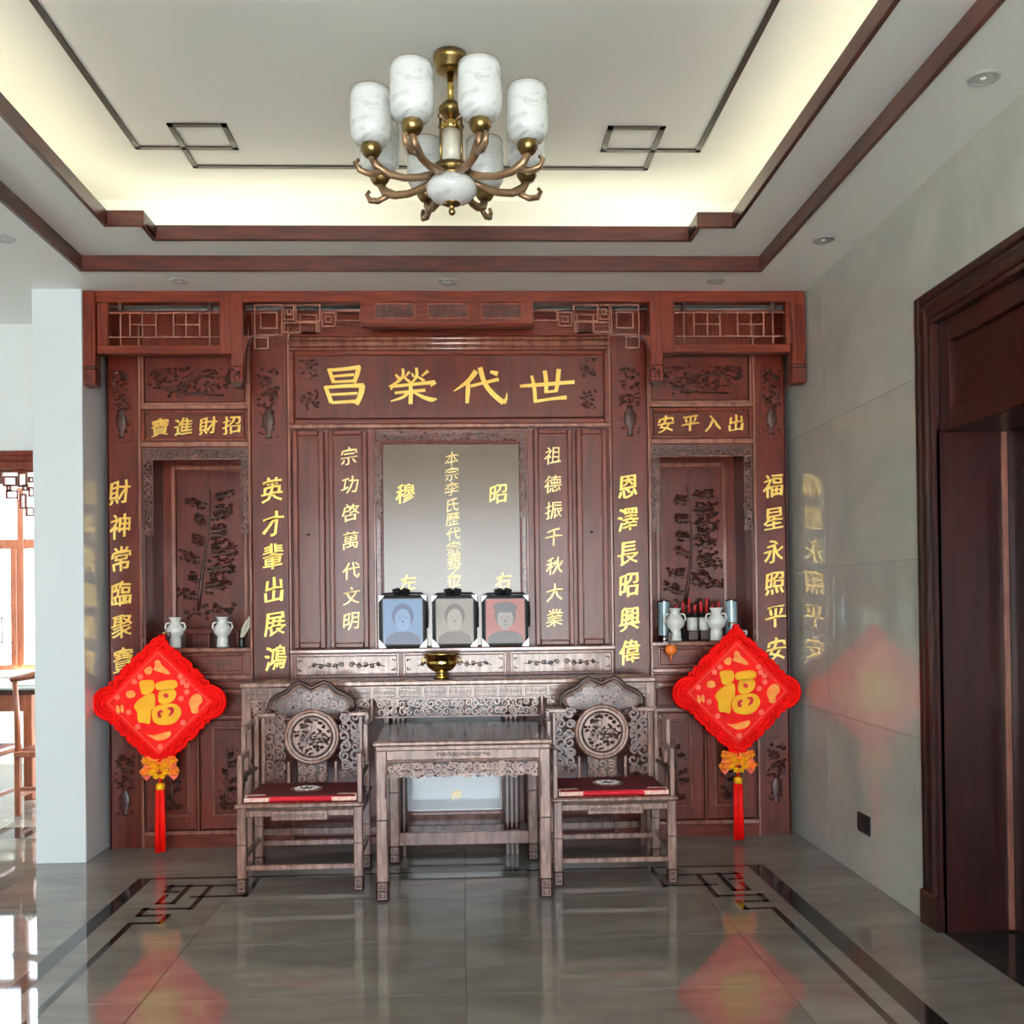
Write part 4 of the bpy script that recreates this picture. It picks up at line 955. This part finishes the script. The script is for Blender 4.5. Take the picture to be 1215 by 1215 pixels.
# three framed portraits
def portrait(px0, px1, py0, py1, label, mats, kind):
    Y = YD+.045; x0, x1, z0, z1 = R(px0, py0, px1, py1, Y); z0 = led_top+.0006
    t = thing('framed_portrait', ((x0+x1)/2, Y, z0), label, 'portrait', 'framed portraits on the offering shelf')
    w = .022
    build('frame', M().frame(x0, x1, Y-.012, Y+.014, z0, z1, w, .004), FRAMEB, t)
    build('inner_edge', M().frame(x0+w-.003, x1-w+.003, Y-.010, Y+.006, z0+w-.003, z1-w+.003, .005, .001), SEPDK, t)
    ph = build('photograph', M().box(x0+w, x1-w, Y-.002, Y+.008, z0+w, z1-w), mats[0], t)
    cx_ = (x0+x1)/2; h = z1-z0-2*w; b = z0+w; W_ = x1-x0-2*w; m = M(); yy = Y-.0030
    sh = [(cx_-W_*.46, b+.001), (cx_+W_*.46, b+.001), (cx_+W_*.42, b+h*.16), (cx_+W_*.20, b+h*.27), (cx_-W_*.20, b+h*.27), (cx_-W_*.42, b+h*.16)]
    build('printed_shoulders', M().prism(sh, yy, Y-.002), mats[1], ph)
    build('printed_hair', M().disc(cx_, b+h*.62, yy-.0005, Y-.002, W_*.27, h*.27), mats[1], ph)
    build('printed_face', M().disc(cx_, b+h*.54, yy-.001, Y-.002, W_*.20, h*.24), mats[2], ph)
    m = M()
    for q in (-1, 1): m.box(cx_+q*W_*.085-.007, cx_+q*W_*.085+.007, yy-.0014, yy-.0008, b+h*.575, b+h*.59)
    m.box(cx_-.004, cx_+.004, yy-.0014, yy-.0008, b+h*.47, b+h*.53); m.box(cx_-.012, cx_+.012, yy-.0014, yy-.0008, b+h*.405, b+h*.415)
    build('printed_features', m, mats[1], ph)
    if kind == 'cap': build('printed_cap', M().disc(cx_, b+h*.80, yy-.0014, Y-.002, W_*.30, h*.12), mats[1], ph)
    c = .044
    for (ax_, az_, sx_, sz_) in ((x0, z0, 1, 1), (x1, z0, -1, 1), (x0, z1, 1, -1), (x1, z1, -1, -1)):
        k = c if sz_ > 0 else c*.75
        build('corner_protector', M().prism([(ax_-sx_*.002, az_+sz_*.001), (ax_+sx_*k, az_+sz_*.001), (ax_+sx_*k*.75, az_+sz_*k*.45), (ax_+sx_*k*.2, az_+sz_*k), (ax_-sx_*.002, az_+sz_*k*1.25)], Y-.017, Y-.0115), PORC, t)
    m = M(); rr = random.Random(int(px0))
    for a in (-1, 1):
        m.tube([(cx_-.01, Y, z1+.012), (cx_-.01+a*.02, Y, z1+.032), (cx_-.01+a*.045, Y, z1+.026), (cx_-.01+a*.04, Y, z1+.008), (cx_-.01, Y, z1+.010)], .013, 6)
    build('black_rosette', m, FRAMEB, t)
    m = M(); m.tube([(x0+.006, Y, z1-.01), (x0+.03, Y-.004, z1+.008), (cx_-.02, Y, z1+.012), (x1-.03, Y-.004, z1+.010), (x1-.006, Y, z1-.012)], .006, 5)
    m.tube([(x1-.002, Y-.004, z1-.01), (x1+.006, Y-.006, z1-.10), (x1+.004, Y, z0+.12)], .007, 5)
    build('black_ribbon', m, FRAMEB, t)
portrait(450, 506, 706, 768, 'framed portrait with blue reflection painted over the photograph and black rosette, leftmost on the shelf', (BLUELT, BLUEDK, BLUERF), '')
portrait(513, 566, 706, 768, 'framed portrait with sepia photograph and black rosette, middle of the three', (SEPPH, SEPDK, SEPLT), '')
portrait(572, 627, 706, 768, 'framed portrait with red background photograph of a person in a cap', (REDPH, REDDK, GRYLT), 'cap')
# niche shelves
SZ = ZL(769)+.0006
YN = YC+.07
def nx_(px, Y=YN): return P(px, 750, Y)[0]
def vase(px, Y, s, label, flip=1, group=None):
    X = nx_(px, Y)
    t = thing('porcelain_vase', (X, Y, SZ), label, 'vase', group)
    prof = [(.030, 0), (.036, .004), (.034, .05), (.030, .066), (.050, .085), (.056, .105), (.048, .128), (.030, .150), (.028, .165), (.038, .185), (.040, .188), (.034, .188), (.024, .168)]
    build('body', M().lathe([(a*s, b*s) for a, b in prof], X, Y, SZ, 28), PORC, t)
    build('foot_ring', M().lathe([(.033*s, 0), (.038*s, .003), (.038*s, .010*s), (.034*s, .012*s)], X, Y, SZ, 24), PORC, t)
    for q in (-1, 1):
        build('handle', M().tube([(X+q*.032*s, Y, SZ+.155*s), (X+q*.055*s, Y, SZ+.150*s), (X+q*.062*s, Y, SZ+.125*s), (X+q*.050*s, Y, SZ+.105*s)], .0055*s, 6), PORC, t)
vase(208, YN, 1.0, 'white porcelain vase in the left niche, the one by the red knot', group='white vases in the niches')
vase(264, YN, 1.0, 'white porcelain vase in the left niche, beside the slanting cream plume', group='white vases in the niches')
vase(801, YN, 1.1, 'white porcelain vase in the right niche, nearer the orange ornament', group='white vases in the niches')
vase(850, YN, 1.1, 'white porcelain vase in the right niche, beside the tall blue glass', group='white vases in the niches')
for px, lb in ((821.5, 'white cup at the back of the right niche, touching the left vase side'), (835.5, 'white cup at the back of the right niche, nearer the right vase')):
    X = nx_(px, YN+.10); t = thing('white_cup', (X, YN+.10, SZ), lb, 'cup', 'white cups in the right niche')
    build('stand', M().box(X-.032, X+.032, YN+.07, YN+.13, SZ, SZ+.062, .004), DARK, t)
    build('cup', M().lathe([(.026, .062), (.033, .064), (.034, .145), (.031, .145), (.029, .075)], X, YN+.10, SZ, 24), PORC, t)
    build('handle', M().tube([(X+.012, YN+.064, SZ+.13), (X+.012, YN+.052, SZ+.12), (X+.012, YN+.052, SZ+.08), (X+.012, YN+.066, SZ+.075)], .004, 6), PORC, t)
# glass cylinders with tops
for px, hh, rr_, lb, Yq in ((788, .245, .036, 'bluish glass cylinder lamp at the left end of the right niche', YN+.16), (868, .245, .036, 'bluish glass cylinder lamp at the right end of the right niche', YN+.08)):
    X = nx_(px, Yq); t = thing('glass_cylinder', (X, Yq, SZ), lb, 'glass lamp', 'glass cylinders in the right niche')
    build('base', M().lathe([(rr_*1.15, 0), (rr_*1.2, .006), (rr_, .030), (rr_*.5, .034)], X, Yq, SZ, 24), CHROME, t)
    build('glass', M().lathe([(rr_, .032), (rr_, hh)], X, Yq, SZ, 28, False), BGL, t)
    build('core', M().lathe([(.012, .034), (.013, .15), (.006, .17)], X, Yq, SZ, 16), BLUELT, t)
    build('cap', M().lathe([(rr_*1.05, hh), (rr_*1.05, hh+.008), (.006, hh+.018)], X, Yq, SZ, 24), CHROME, t)
# incense bundle
Yi_ = YN+.21
for k, px in enumerate((803, 811, 818, 825, 832, 839, 846, 853)):
    X = nx_(px, Yi_); t = thing('red_candle', (X, Yi_, SZ), ('leftmost', 'second from left', 'third from left', 'fourth from left', 'fourth from right', 'third from right', 'second from right', 'rightmost')[k]+' red candle in the row at the back of the right niche', 'candle', 'red candles at the back of the right niche')
    build('holder', M().lathe([(.018, 0), (.017, .010), (.009, .02), (.009, .15), (.018, .165), (.018, .175)], X, Yi_, SZ, 16), BLACK, t)
    build('stick', M().lathe([(.011, .175), (.0115, .225+.02*(k % 3)), (.005, .229+.02*(k % 3))], X, Yi_, SZ, 12), REDST, t)
# orange hanging ornament at the right niche edge
Xo, Zo = P(796, 771, YC-.06)
t = thing('orange_pendant', (Xo, YC-.06, Zo-.05), 'small orange tasselled ornament on a dark cord at the right niche sill', 'ornament')
build('cord', M().tube([(Xo-.004, YC-.035, SZ+.075), (Xo-.016, YC-.04, SZ+.04), (Xo-.006, YC-.058, Zo+.03), (Xo+.010, YC-.04, SZ+.05), (Xo-.004, YC-.035, SZ+.075)], .006, 6), REDDK, t)
build('ball', M().lathe([(.004, -.034), (.026, -.030), (.036, -.012), (.036, .012), (.026, .028), (.004, .033)], Xo, YC-.06, Zo, 10), ORANGE, t)
build('tassel', M().tube([(Xo, YC-.06, Zo-.03), (Xo+.001, YC-.06, Zo-.085)], [.006, .003], 6), ORANGE, t)
# dark small boxes
for px, lb in ((183, 'small black box with white edge at the left end of the left niche'), (883, 'small black box with white edge at the right end of the right niche')):
    Y = YN+.06; X = PX(171)+.05 if px < 500 else 2*XM-PX(171)-.05; t = thing('small_box', (X, Y, SZ), lb, 'box', 'black boxes in the niches')
    build('body', M().box(X-.032, X+.032, Y-.04, Y+.04, SZ, SZ+.062, .004), BLACK, t)
    build('lid_edge', M().frame(X-.030, X+.030, Y-.044, Y-.039, SZ+.036, SZ+.058, .005), PORC, t)
# slanting cream plume in a dark holder
Y = YN+.03; Xb, Zb_ = P(287, 762, Y); Xt, Zt_ = P(299, 733, Y)
t = thing('cream_plume', (Xb, Y, SZ), 'slanting cream feather plume in a dark holder at the right end of the left niche', 'plume')
build('holder', M().lathe([(.024, 0), (.026, .006), (.018, .02), (.020, .055), (.023, .058)], Xb, Y, SZ, 18), BLACK, t)
m = M(); n = 12
for i in range(n):
    u = i/(n-1); cx_ = Xb+(Xt-Xb)*u; cz_ = SZ+.05+(Zt_-SZ-.05)*u; w_ = .019*sin(pi*(.12+.85*u))
    for q in (-1, 1):
        m.tube([(cx_, Y, cz_), (cx_+q*w_*.8, Y+.002*q, cz_+.012), (cx_+q*w_, Y, cz_+.030)], [.0055, .006, .002], 5)
build('feather', m, CREAM, t)
# brown wooden stand behind the left vases
x0, x1, z0, z1 = R(215, 748, 285, 768, YN+.18)
t = thing('low_shelf', ((x0+x1)/2, YN+.18, SZ), 'low brown wooden stand behind the vases in the left niche', 'stand')
build('top', M().box(x0, x1, YN+.12, YN+.26, SZ+.085, SZ+.10, .003), WOOD, t)
for xx in (x0, (x0+x1)/2-.006, x1-.012): build('upright', M().box(xx, xx+.012, YN+.13, YN+.25, SZ, SZ+.085, .002), WOOD, t)

# ================================================================== RED KNOT PENDANTS
def knot(pcx, pcy, Y, label, hang, flowy):
    k = Y/F
    X, Z = P(pcx, pcy, Y)
    zt = P(hang[0], hang[1], Y)[1]; xt = P(hang[0], hang[1], Y)[0]
    t = thing('lucky_knot_pendant', (X, Y, .005), label, 'pendant', 'red lucky knot pendants')
    s = 66*k                              # half diagonal of the cord diamond
    # cord body: rows of crossing loops
    m = M(); n = 10
    edge = []
    for q in range(4):
        a0 = q*pi/2; p0 = (s*cos(a0), s*sin(a0)); p1 = (s*cos(a0+pi/2), s*sin(a0+pi/2))
        for i in range(n):
            u = (i+.5)/n; cx_, cz_ = p0[0]+(p1[0]-p0[0])*u, p0[1]+(p1[1]-p0[1])*u; nx2, nz2 = cos(a0+pi/4), sin(a0+pi/4); tx2, tz2 = -nz2, nx2
            r1 = s*.075; L_ = s*.16*(1-.35*abs(2*u-1)**3)
            m.tube([(X+cx_-tx2*r1-nx2*.02, Y, Z+cz_-tz2*r1-nz2*.02), (X+cx_-tx2*r1+nx2*L_*.7, Y-.004, Z+cz_-tz2*r1+nz2*L_*.7), (X+cx_+nx2*L_, Y-.008, Z+cz_+nz2*L_), (X+cx_+tx2*r1+nx2*L_*.7, Y-.004, Z+cz_+tz2*r1+nz2*L_*.7), (X+cx_+tx2*r1-nx2*.02, Y, Z+cz_+tz2*r1-nz2*.02)], .009, 6)
    build('cord_border', m, REDF, t)
    pts = []
    for j in range(120):
        a = 2*pi*j/120; rr_ = s*1.12/((abs(cos(a))**1.10+abs(sin(a))**1.10)**(1/1.10))*(1+.026*sin(22*a))*(1-.10*abs(cos(a))**8)
        pts.append((X+rr_*cos(a), Z+rr_*sin(a)))
    build('plush_edge', M().prism(pts, Y-.004, Y+.014), REDF, t)
    m = M(); m.tube([(a, Y-.004, b) for a, b in pts], .011, 6, True); m.tube([(X+(a-X)*.93, Y-.010, Z+(b-Z)*.93) for a, b in pts], .010, 6, True)
    build('edge_cord', m, REDF, t)
    bd = build('knot_body', M().prism([(X+s*cos(a), Z+s*sin(a)) for a in (0, pi/2, pi, 3*pi/2)], Y-.012, Y+.018), REDF, t)
    for q in (-1, 1):                     # side lobes: nested loops
        cx_ = X+q*s*.81
        m = M()
        for r_ in (.032, .056, .080, .103):
            m.tube([(cx_+q*(r_*1.0*cos(a)-.0)+q*.01, Y-.004-.002*cos(3*a), Z-.004+r_*.92*sin(a)) for a in [j*2*pi/20 for j in range(20)]], .013, 6, True)
        m.disc(cx_+q*.01, Z-.004, Y-.002, Y+.010, .08, .075)
        build('side_loop', m, REDF, t)
    for zz_ in (Z+s*.98, Z-s*.98):        # top and bottom loops
        m = M()
        for r_ in (.018, .036, .052): m.ring(X, Y-.002, zz_, r_, .010, 18, 6)
        build('end_loop', m, REDF, t)
    # printed diamond
    p = s*.95; pl = build('printed_panel', M().prism([(X+p*cos(a), Z+p*sin(a)) for a in (0, pi/2, pi, 3*pi/2)], Y-.022, Y-.010), RED, t)
    m = M(); q = [(X+p*.93*cos(a), Y-.0225, Z+p*.93*sin(a)) for a in (0, pi/2, pi, 3*pi/2)]
    for i in range(4): m.tube([q[i], q[(i+1) % 4]], .0018, 4)
    build('gold_edge_line', m, PRT, pl)
    # plump golden fortune character, drawn as rounded blobs (pixel coordinates of the left pendant, centred)
    def blob(pts, mt, nm, y0=Y-.032, rnd=True, cx0=460, cz0=440, sc_=1/4.673):
        w_ = [(X+(a-cx0)*sc_*k, Z-(b-cz0)*sc_*k) for a, b in pts]
        if rnd:
            for _ in range(2):
                w2 = []
                for i in range(len(w_)):
                    a, b = w_[i], w_[(i+1) % len(w_)]
                    w2 += [(a[0]*.75+b[0]*.25, a[1]*.75+b[1]*.25), (a[0]*.25+b[0]*.75, a[1]*.25+b[1]*.75)]
                w_ = w2
        return build(nm, M().prism(w_, y0, Y-.021), mt, pl)
    F1 = [[(355, 320), (400, 316), (440, 318), (440, 372), (405, 398), (372, 396), (365, 360)], [(444, 335), (480, 322), (560, 316), (568, 362), (500, 376), (446, 372)],
          [(350, 425), (395, 398), (440, 384), (446, 430), (440, 470), (418, 480), (418, 562), (385, 548), (348, 548), (350, 490), (326, 462)],
          [(458, 385), (490, 368), (556, 366), (560, 410), (530, 444), (462, 452)], [(420, 500), (438, 462), (480, 450), (556, 444), (590, 488), (566, 540), (520, 566), (438, 558)]]
    for q in F1: blob(q, YEL, 'golden_character_stroke')
    for q in ([(485, 395), (510, 388), (520, 408), (500, 420)], [(455, 488), (480, 478), (488, 492), (468, 498), (484, 520), (458, 524)], [(508, 470), (540, 462), (548, 490), (530, 512), (512, 514), (528, 492), (524, 476), (510, 480)]):
        blob(q, REDC, 'dark_mark', Y-.034)
    for q in ([(440, 215), (465, 205), (480, 240), (520, 270), (525, 295), (470, 275), (430, 262), (445, 245)], [(380, 262), (410, 240), (432, 252), (420, 290), (395, 285)], [(390, 612), (440, 620), (530, 590), (522, 632), (455, 652), (420, 630)], [(620, 440), (650, 395), (690, 398), (700, 440), (672, 462), (676, 500), (640, 505), (632, 470)], [(230, 450), (250, 455), (255, 495), (235, 498)], [(255, 450), (272, 450), (275, 495), (258, 492)], [(288, 375), (330, 372), (340, 405), (305, 418), (285, 400)]):
        blob(q, ORG, 'golden_print', Y-.026)
    for cx_, cz_ in ((330, 325), (362, 298), (345, 570), (590, 552), (580, 420), (612, 385), (298, 490), (578, 300), (590, 330), (612, 350), (465, 682), (238, 408)):
        blob([(cx_-14, cz_-12), (cx_+14, cz_-16), (cx_+16, cz_+14), (cx_-12, cz_+16)], PRT, 'pale_print', Y-.026)
    # hanging cord and hook
    m = M(); zt2 = zt
    for q in (-1, 1): m.tube([(X+q*.016, Y-.004, Z+s*.95), (X+q*.018+(xt-X)*.5, Y-.004, (Z+s+zt2)/2), (xt+q*.008, Y-.002, zt2)], [.013, .012, .010], 6)
    build('hanging_cord', m, REDF, t)
    build('hook', M().tube([(xt, Y, zt2-.004), (xt, Y-.004, zt2+.010), (xt, YC-.028, zt2+.010), (xt, YC-.026, zt2-.02)], .004, 6), BRASS, t)
    # flower bunch
    fz = P(pcx, flowy, Y)[1]
    build('neck_bead', M().lathe([(.008, -.02), (.022, -.014), (.026, 0), (.022, .014), (.008, .02)], X, Y, fz+.105, 16), RED, t)
    m = M()
    for q in (-1, 1):
        for j, (dx, dz_, r_) in enumerate(((.035, .040, .040), (.075, .060, .030), (.045, .002, .036), (.085, -.005, .030))):
            for a in range(6): m.leaf(X+q*dx+r_*.55*cos(a*1.05), fz+dz_+r_*.55*sin(a*1.05), Y-.012, r_*.62, .022, 7)
    build('golden_flower', m, ORG, t)
    m = M()
    for q in (-1, 1):
        for dx, dz_, r_ in ((.038, .036, .018), (.040, -.006, .018), (.012, .020, .014), (.018, -.030, .016), (.078, .058, .012)):
            for a in range(5): m.leaf(X+q*dx+r_*.6*cos(a*1.26), fz+dz_+r_*.6*sin(a*1.26), Y-.030, r_*.7, .010, 6)
    build('pale_gold_flower', m, YEL, t)
    for q in (-1, 1):
        build('red_petal', M().prism([(X+q*.02, fz+.00), (X+q*.085, fz+.045), (X+q*.105, fz+.01), (X+q*.102, fz-.035), (X+q*.080, fz-.060), (X+q*.055, fz-.035)], Y-.006, Y+.008), PRT, t)
    zc = fz-.050
    build('tassel_cord', M().tube([(X, Y-.002, fz+.01), (X, Y-.002, zc-.03)], .007, 6), RED, t)
    build('gold_cap', M().lathe([(.012, -.030), (.025, -.028), (.026, 0), (.020, .008), (.010, .012)], X, Y-.002, zc-.035, 18), YEL, t)
    m = M(); rr = random.Random(4)
    for i in range(26):
        a = rr.random()*2*pi; q = .026*rr.random()**.5; xx, yy2 = X+q*cos(a), Y-.002+q*.7*sin(a)
        m.tube([(xx*.9+X*.1, yy2, zc-.06), (xx, yy2, zc-.2), (X+(xx-X)*1.15, yy2, .012+.02*rr.random())], .0075, 5)
    build('tassel', m, RED, t)
knot(189.5, 833, YC-.18, 'red lucky knot pendant with golden character hanging at the left niche', (193, 753), 914)
knot(874, 821, YC-.18, 'red lucky knot pendant with golden character hanging by the polished right wall', (873, 741), 907)

# ================================================================== CHANDELIER
cxp, cyp = G(534, 66, Z2)
YH = cyp
ch = thing('chandelier', (cxp, YH, Z2), 'brass chandelier with eight marbled glass shades on curved arms', 'chandelier')
hz = lambda py: P(535, py, YH)[1]
build('ceiling_canopy', M().lathe([(.070, 0), (.070, -.030), (.062, -.034), (.060, -.062), (.050, -.068), (.012, -.070)], cxp, YH, Z2, 32), ABRASS, ch)
build('stem', M().lathe([(.014, Z2-.07), (.013, hz(122))], cxp, YH, 0, 16), BRASS, ch)
zc_ = hz(131)
build('stem_collar', M().lathe([(.012, .045), (.030, .030), (.050, .006), (.048, -.012), (.020, -.030), (.012, -.04)], cxp, YH, zc_, 24), ABRASS, ch)
zt_, zb2 = hz(150), hz(201)
build('column_cap', M().lathe([(.012, .03), (.034, .018), (.040, .006), (.042, -.016), (.034, -.020)], cxp, YH, zt_, 24), BRASS, ch)
build('glass_column', M().lathe([(.036, zt_-.02), (.038, zb2+.012)], cxp, YH, 0, 28), CREAM, ch)
for k in range(4):
    a = pi/4+k*pi/2; build('column_rod', M().tube([(cxp+.060*cos(a), YH+.060*sin(a), zt_+.02), (cxp+.060*cos(a), YH+.060*sin(a), zb2)], .005, 6), ABRASS, ch)
    build('rod_arm', M().tube([(cxp+.02*cos(a), YH+.02*sin(a), zt_+.012), (cxp+.068*cos(a), YH+.068*sin(a), zt_+.022)], .009, 6), BRZ, ch)
build('hub', M().lathe([(.038, zb2+.012), (.080, zb2+.008), (.084, zb2-.012), (.070, zb2-.030), (.088, zb2-.036), (.086, zb2-.046)], cxp, YH, 0, 32), ABRASS, ch)
zd = hz(225)
build('glass_bowl', M().lathe([(.060, .050), (.088, .036), (.104, .008), (.100, -.016), (.078, -.040), (.040, -.056), (.030, -.058)], cxp, YH, zd, 36), SHADE, ch)
build('finial', M().lathe([(.036, -.052), (.036, -.060), (.012, -.066), (.010, -.082), (.015, -.090), (.012, -.100), (.004, -.106)], cxp, YH, zd, 20), ABRASS, ch)
RC = .335; zcup = P(535, 189, YH)[1]
za_ = zb2-.03
for k in range(8):
    a = radians(22.5+45*k-3); d = Vector((cos(a), sin(a), 0)); C_ = Vector((cxp, YH, 0))
    def pt(r_, z): q = C_+d*r_; return (q.x, q.y, z)
    ar = build('arm', M().tube([pt(.07, za_), pt(.13, za_-.022), (pt(.20, za_-.035)), pt(.265, za_-.030), pt(.315, za_-.004), pt(.338, zcup-.040)], [.019, .017, .016, .017, .020, .014], 6), BRZ, ch)
    build('arm_scroll', M().tube([pt(.30, za_-.028), pt(.345, za_-.040), pt(.385, za_-.030), pt(.40, za_-.004), pt(.385, za_+.010)], [.012, .014, .013, .010, .008], 6), BRZ, ar)
    q = C_+d*RC
    build('cup', M().lathe([(.014, -.045), (.030, -.040), (.042, -.020), (.042, .004), (.032, .008)], q.x, q.y, zcup, 8), ABRASS, ar)
    build('glass_shade', M().lathe([(.034, .006), (.064, .014), (.080, .040), (.085, .075), (.083, .19), (.080, .215), (.077, .215), (.079, .17), (.078, .06), (.03, .015)], q.x, q.y, zcup, 28, False), SHADE, ch)
    build('shade_rim', M().tube([(q.x+.0785*cos(b), q.y+.0785*sin(b), zcup+.2155) for b in [j*2*pi/28 for j in range(28)]], .0022, 5, True), BRZ, ch)

# ================================================================== DINING ROOM BEYOND THE OPENING
# table
x1_ = P(41, 815, 8.0)[0]
tt = thing('dining_table', (x1_-.9, 8.1, 0), 'dining table with pale grey glass top seen through the left opening', 'table')
tzt = P(20, 815, 7.7)[1]
build('glass_top', M().box(x1_-1.9, x1_+.2, 7.65, 8.6, tzt-.02, tzt, .004), TBLGLASS, tt)
build('top_rim', M().box(x1_-1.88, x1_+.18, 7.67, 8.58, tzt-.06, tzt-.021, .004), DARK, tt)
build('apron', M().box(x1_-1.77, x1_+.07, 7.727, 7.75, tzt-.19, tzt-.06, .004), CHAIRW, tt); build('apron', M().box(x1_-1.77, x1_+.07, 8.50, 8.53, tzt-.19, tzt-.06, .004), CHAIRW, tt)
for xx in (x1_-1.8, x1_+.03):
    for yy in (7.72, 8.46): build('leg', M().box(xx, xx+.07, yy, yy+.07, 0, tzt-.06, .006), CHAIRW, tt)
t = thing('tissue_box', (x1_-.12, 7.85, tzt), 'white paper tissue box on the dining table', 'box')
xq = P(33, 805, 7.85)[0]
build('box', M().box(xq-.09, xq+.09, 7.79, 7.91, tzt, tzt+.06, .006), PORC, t)
m = M(); m.add([(xq-.03, 7.85, tzt+.058), (xq+.03, 7.84, tzt+.058), (xq+.035, 7.86, tzt+.09), (xq+.0, 7.85, tzt+.11), (xq-.035, 7.86, tzt+.085), (xq, 7.88, tzt+.058)], [(0, 1, 3), (1, 2, 3), (0, 3, 4), (5, 3, 1), (5, 0, 4), (5, 4, 3)]); build('tissue', m, PORC, t)
def dchair(px0, px1, yf, label, turn=0):
    x0 = P(px0, 880, yf)[0]; x1 = P(px1, 880, yf)[0] if px1 else x0+.46
    t = thing('dining_chair', ((x0+x1)/2, yf+.22, 0), label, 'chair', 'orange brown dining chairs')
    sh = .46
    build('seat', M().box(x0, x1, yf, yf+.44, sh-.05, sh, .012), CHAIRW, t)
    build('seat_panel', M().box(x0+.04, x1-.04, yf+.04, yf+.40, sh-.01, sh+.006, .004), WOODP, t)
    for u in (x0+.005, x1-.045):
        build('leg', M().box(u, u+.04, yf+.395, yf+.435, 0, sh-.045, .004), CHAIRW, t)
        build('leg', M().box(u, u+.04, yf+.005, yf+.045, 0, sh-.045, .004), CHAIRW, t)
        build('back_post', M().tube([(u+.02, yf+.025, sh-.01), (u+.02, yf+.015, .75), (u+.02, yf-.02, .985)], [.022, .020, .018], 6), CHAIRW, t)
    build('crest_rail', M().tube([(x0, yf-.022, .965), ((x0+x1)/2, yf-.03, 1.01), (x1, yf-.022, .965)], [.020, .032, .020], 8), CHAIRW, t)
    build('splat', M().box((x0+x1)/2-.07, (x0+x1)/2+.07, yf-.012, yf+.006, sh-.005, .97, .004), CHAIRW, t)
    build('stretcher', M().box(x0+.04, x1-.04, yf+.012, yf+.034, .17, .20, .003), CHAIRW, t)
    build('side_stretcher', M().box(x0+.013, x0+.035, yf+.04, yf+.40, .12, .15, .003), CHAIRW, t); build('side_stretcher', M().box(x1-.035, x1-.013, yf+.04, yf+.40, .12, .15, .003), CHAIRW, t)
dchair(15, 0, 7.12, 'orange brown wooden dining chair half hidden by the white pillar')
dchair(-58, -6, 7.10, 'orange brown wooden dining chair cut off by the left edge of the picture')
